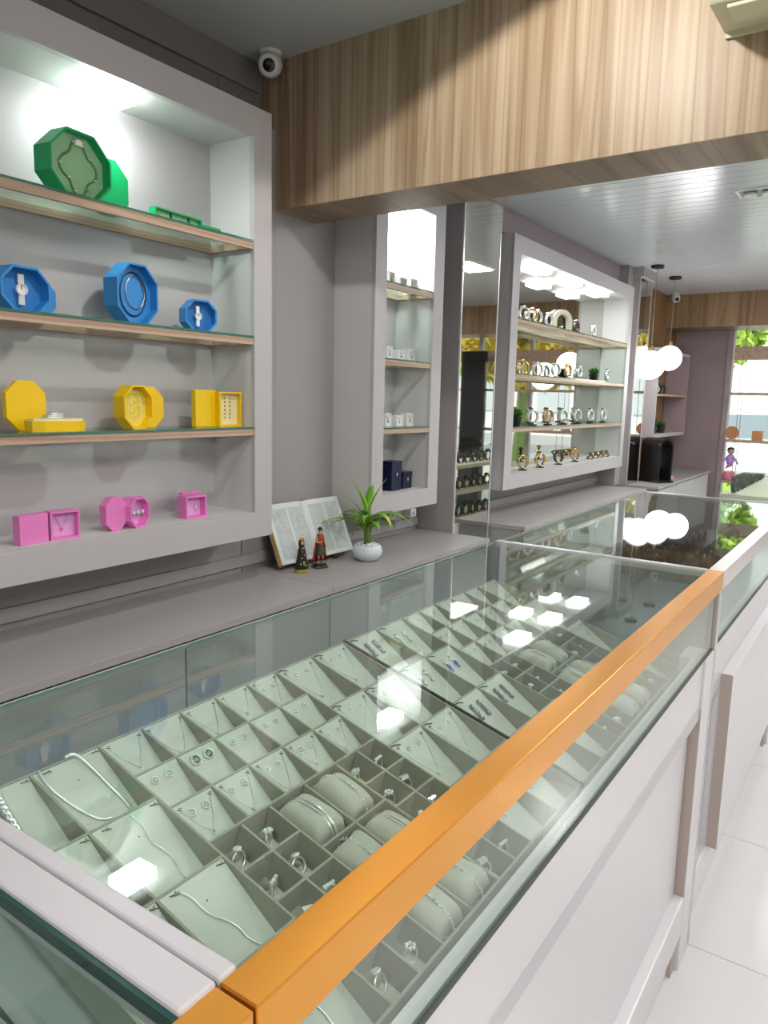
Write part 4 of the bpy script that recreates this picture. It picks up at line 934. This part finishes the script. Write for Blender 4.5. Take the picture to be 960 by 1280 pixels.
BX(-.19, -.10, -.88, -.04, -.012, .002).build('louvre', 'ac_plastic', t, bevel=.003); BX(-.012, -.001, -.915, -.005, -.006, .010).build('rear_lip', 'ac_plastic', t)
for k, (x, y, z, r, lab) in enumerate(((6.62, 1.79, 1.725, .122, 'near glowing white globe pendant by the slim mirror column'), (7.27, 1.80, 1.82, .115, 'farther glowing white globe pendant in the corner'))):
    t = thing('pendant_lamp', lab, 'pendant lamp', (x, y, 2.548)); MB().lathe([(.05, -.022), (.055, -.012), (.055, 0)], 20).build('canopy', 'black', t)
    MB().tube([(0, 0, -.02), (0, 0, z + r - 2.548)], .0025, 6).build('cord', 'wire', t); MB().lathe([(.02, 0), (.022, .03), (.012, .045)], 14, Matrix.Translation((0, 0, z + r - 2.553))).build('socket_cap', 'gold', t)
    MB().ball((0, 0, z - 2.548), r, 28).build('globe', 'globe', t, smooth=True)
    l = bpy.data.lights.new('globe_light', 'POINT'); l.energy = 5; l.shadow_soft_size = r; lo = bpy.data.objects.new('globe_light', l); COL.objects.link(lo); lo.parent = t; lo.location = (-.1, -.2, z - 2.548 - .1)

# ------------------------------------------------------------------ far corner
t = thing('corner_shelf', 'open grey corner shelf unit fixed to the wooden wall', 'shelf unit', (7.40, 1.92, 1.07))
BX(0, .02, 0, .235, 0, .86).build('side_panel', 'niche', t); BX(1.23, 1.25, 0, .235, 0, .86).build('side_panel', 'mauve', t)
BX(.02, 1.23, 0, .235, 0, .035).build('bottom_board', 'niche', t); BX(.02, 1.23, 0, .235, .825, .86).build('top_board', 'niche', t); BX(.02, 1.23, .004, .235, .405, .425).build('shelf', 'shelf_wood', t)
BX(.02, 1.23, .230, .235, .035, .825).build('back_panel', 'oak_warm', t)
grass_pot('left small green plant in a black pot on the corner shelf unit', 7.62, 2.0, 1.106, .055, .07, .10, 8)
grass_pot('right small green plant in a black pot on the corner shelf unit', 7.95, 2.0, 1.106, .055, .06, .08, 9)
for k in range(4):
    watch(f'{["white", "silver", "dark", "black"][k]} watch, {ORD[k]} from the left on the corner shelf unit', 7.50 + .13 * k, 2.0, 1.4955, ['silver', 'silver', 'tarnish', 'tarnish'][k], rz=-.6, base=False, sc=1.2, group='watches on the corner shelf')
t = thing('table_mirror', 'black arch-shaped stand with an oval mirror on the far counter', 'table mirror', (7.12, 1.80, .6805), rz=-.52)
arch(archpts(.085, .325), archpts(.066, .325), -.11, .11).build('arch_frame', 'black', t)
MB().prism([(-.085, .02), (.085, .02), (.085, .325)] + [(.085 * math.cos(PI * k / 10), .325 + .085 * math.sin(PI * k / 10)) for k in range(1, 11)], .111, .118, 'y').build('back_plate', 'black', t)
MB().prism([(.055 * math.cos(a), .25 + .13 * math.sin(a)) for a in [2*PI*k/24 for k in range(24)]], .06, .07, 'y').build('mirror_plate', 'white', t); BX(-.095, .095, -.13, .13, 0, .018).build('base', 'black', t, bevel=.004)
t = thing('small_tray', 'small pinkish tray in front of the black arch mirror', 'tray', (7.45, 1.76, .6805)); BX(-.07, .07, -.045, .045, 0, .012).build('tray_body', 'rose', t, bevel=.003); BX(-.04, .04, -.03, .03, .012, .03).build('tray_insert', 'white', t)

# window display: hanging shelves and ornaments
for k, z in enumerate((1.88, 1.51, 1.01, .57)):
    t = thing('window_shelf', f'{["top", "second", "third", "lowest"][k]} hanging display shelf inside the shop window', 'shelf', (8.78, .95, z)); BX(-.12 if k else -.02, .12 if k else .02, -1.9, .55, 0, .028 if k != 0 else .14).build('board', 'shelf_wood', t)
    for y in (.45, -.05, -.55, -1.1):
        for x in ((-.10, .10) if k else (0,)): MB().tube([(x, y, .028 if k else .14), (x, y, (2.206 if k == 0 else (1.88, 1.51, 1.01, .55)[k-1]) - z)], .003, 5).build('cord', 'wire', t)
t = thing('doll', 'pink and lilac dressed doll ornament on a window shelf', 'doll', (8.74, 1.44, .578 + .0)); t.location.z = .5785; t.location.z = .5985; t.scale = (.85,) * 3
MB().lathe([(.085, 0), (.08, .06), (.05, .15), (.03, .20)], 14).build('skirt', 'rose', t, smooth=True); MB().lathe([(.03, .19), (.05, .24), (.045, .30), (.02, .33)], 14).build('bodice', 'lilac', t, smooth=True)
MB().ball((0, 0, .37), .042, 12).build('head', 'skin', t, smooth=True); MB().ball((.006, .004, .385), .044, 12, None, (1, 1, .8)).build('hair', 'hair', t, smooth=True); MB().tube([(0, -.04, .29), (-.01, -.09, .22), (-.02, -.10, .16)], .012, 8).tube([(0, .04, .29), (-.01, .09, .22), (-.02, .10, .16)], .012, 8).build('sleeves', 'lilac', t, smooth=True)
tag(MB().lathe([(.065, 0), (.07, .012), (.065, .024)], 24, Matrix.Rotation(PI/2, 4, 'Y')).build('wooden_disc', 'terracotta', None, loc=(8.74, 1.45, 1.110)), 'round orange-brown wooden disc standing on a window shelf', 'ornament')
for k in range(6):
    tag(MB().box(-.04, .04, -.05, .05, 0, .10 + .05 * (k % 3)).build('ornament_block', ['terracotta', 'beige', 'white'][k % 3], None, bevel=.004, loc=(8.76, 1.2 - .22 * k, 1.0385)), f'{["orange", "beige", "white"][k % 3]} block, {ORD[k]} from the left on the third window shelf', 'ornament', 'blocks on the window shelf')

# things in the shop that only the mirrors show
t = thing('television', 'tall black screen on a stand beside the shop window', 'screen', (8.5, -.62, 0)); BX(-.03, .03, -.17, .17, .9, 2.0).build('screen', 'black_gloss', t, bevel=.005); BX(-.06, .06, -.15, .15, 0, .9).build('stand', 'black', t)
grass_pot('tall leafy floor plant in a dark pot beside the shop window', 8.1, -1.3, 0, .18, .9, .55, 21); grass_pot('low leafy floor plant in a dark pot near the shop window', 7.4, -.70, 0, .16, .5, .42, 22)

# watches and eyewear inside the second case
for r in range(3):
    for k in range(8):
        x = 2.55 + .108 * k + .03 * (r % 2); y = .50 + .135 * r
        if x > 3.4: continue
        watch(f'dark metal watch, {ORD[k]} from near end, {["front", "middle", "rear"][r]} row of far case', x, y, .7855, 'tarnish', rz=-.35 + .05 * k, base=False, sc=1.25, tilt=0, group='dark watches in the far case')
for k in range(12):
    t = thing('spectacles', f'dark-framed spectacles, {ORD[k]} from the near end on the rear shelf of the far case', 'glasses', (2.02 + .118 * k, .85, .6103), group='spectacles on the rear shelf')
    for s in (-1, 1): MB().tube([(s * .028 + .022 * math.cos(a), 0, .024 + .018 * math.sin(a)) for a in [2*PI*j/14 for j in range(14)]], .0025, 5, True).build('rim', 'tarnish', t, smooth=True)
    MB().tube([(-.008, 0, .028), (.008, 0, .028)], .002, 5).tube([(-.052, 0, .03), (-.053, -.10, .03), (-.053, -.13, .015)], .002, 5).tube([(.052, 0, .03), (.053, -.10, .03), (.053, -.13, .015)], .002, 5).build('temple', 'tarnish', t)

t = thing('glass_cabinet', 'glass-topped cabinet with watch shelves past the farther display case', 'display case', (5.0, .50, 0))
BX(0, .008, 0, .37, 0, .985).build('side_pane', 'glass_clear', t); BX(1.39, 1.398, 0, .37, 0, .985).build('side_pane', 'glass_clear', t)
BX(0, 1.4, 0, .37, .992, 1.0).build('glass_top', 'glass', t); BX(.02, 1.38, 0, .015, 0, .10).build('front_panel', 'lacquer', t); BX(.02, 1.38, 0, .006, .10, .99).build('glass_front', 'glass', t)
for z in (.06, .36, .60, .82): BX(.02, 1.38, .02, .37, z, z + .03).build('shelf', 'beige', t)
for r, z in enumerate((.39, .63, .85)):
    for k in range(10):
        watch(f'dark watch, {ORD[k]} from near end, {["lower", "middle", "upper"][r]} shelf of the glass cabinet', 5.1 + .13 * k, .80, z + .0005, 'tarnish', rz=.1 * (k % 3), base=False, sc=1.2, group='dark watches in the glass cabinet')
# ------------------------------------------------------------------ outdoors beyond the window
struct(BX(9.15, 16, -9, 9, -.12, -.03).build('pavement', 'paving')); struct(BX(16, 60, -30, 30, -.14, -.05).build('road', 'asphalt'))
def bush(label, x, y, z, r, h, m_, seed, n=1500, trunk=True):
    t = thing('street_tree' if trunk else 'hedge', label, 'tree' if trunk else 'hedge', (x, y, -.05)); rd = random.Random(seed); b = MB()
    for k in range(n):
        a = rd.uniform(0, 2*PI); e = rd.uniform(-1, 1); rr = rd.uniform(.55, 1) ; c = Vector((r * rr * math.cos(a) * math.sqrt(1 - e*e), r * rr * math.sin(a) * math.sqrt(1 - e*e), z + h * rr * e)); d1 = Vector((rd.gauss(0, 1), rd.gauss(0, 1), rd.gauss(0, 1))).normalized() * .15; d2 = Vector((rd.gauss(0, 1), rd.gauss(0, 1), rd.gauss(0, 1))).normalized() * .10
        b.add([c - d1, c + d2, c + d1, c - d2], [(0, 1, 2, 3)])
    b.build('foliage', m_, t, kind='stuff')
    if trunk: MB().tube([(0, 0, 0), (.05, 0, z * .5), (0, 0, z)], [.16, .12, .08], 8).build('trunk', 'stem', t, smooth=True)
bush('yellow-green street tree nearest the window', 13.2, -1.6, 3.1, 2.0, 1.5, 'bush', 1, 4500)
bush('yellow-green street tree toward the corner of the shop', 16.2, 3.0, 3.2, .9, 1.0, 'bush_green', 2, 1500); bush('green street tree far to the right of the street view', 19, -6.0, 3.6, 2.2, 1.8, 'bush_green', 3)
bush('low green hedge along the pavement edge', 12.8, 2.3, .05, .9, .16, 'bush_green', 4, 1100, False)
t = thing('car', 'pale car parked across the street outside the window', 'car', (14.6, 2.2, -.12)); 
MB().prism([(-2.1, .35), (2.1, .35), (2.15, .8), (1.3, .95), (.7, 1.42), (-.9, 1.45), (-1.6, .98), (-2.15, .85)], -.8, .8, 'x').build('car_body', 'car_paint', t, bevel=.05)
MB().prism([(-1.35, .98), (1.15, .98), (.65, 1.36), (-.85, 1.38)], -.81, .81, 'x').build('side_window', 'car_glass', t)
for y in (-1.3, 1.3):
    for x in (-.75, .75): MB().lathe([(.32, -.1), (.33, 0), (.32, .1)], 20, Matrix.Translation((x, y, .33)) @ Matrix.Rotation(PI/2, 4, 'Y')).build('wheel', 'black', t)
t = thing('building', 'white low building across the street', 'building', (30, 0, -.05)); BX(0, 4, -14, 14, 0, 3.4).build('wall', 'ext_white', t)
for k in range(7): BX(-.06, 0, -12 + 3.6 * k, -10.6 + 3.6 * k, 1.0, 2.4).build('window', 'far_window', t)
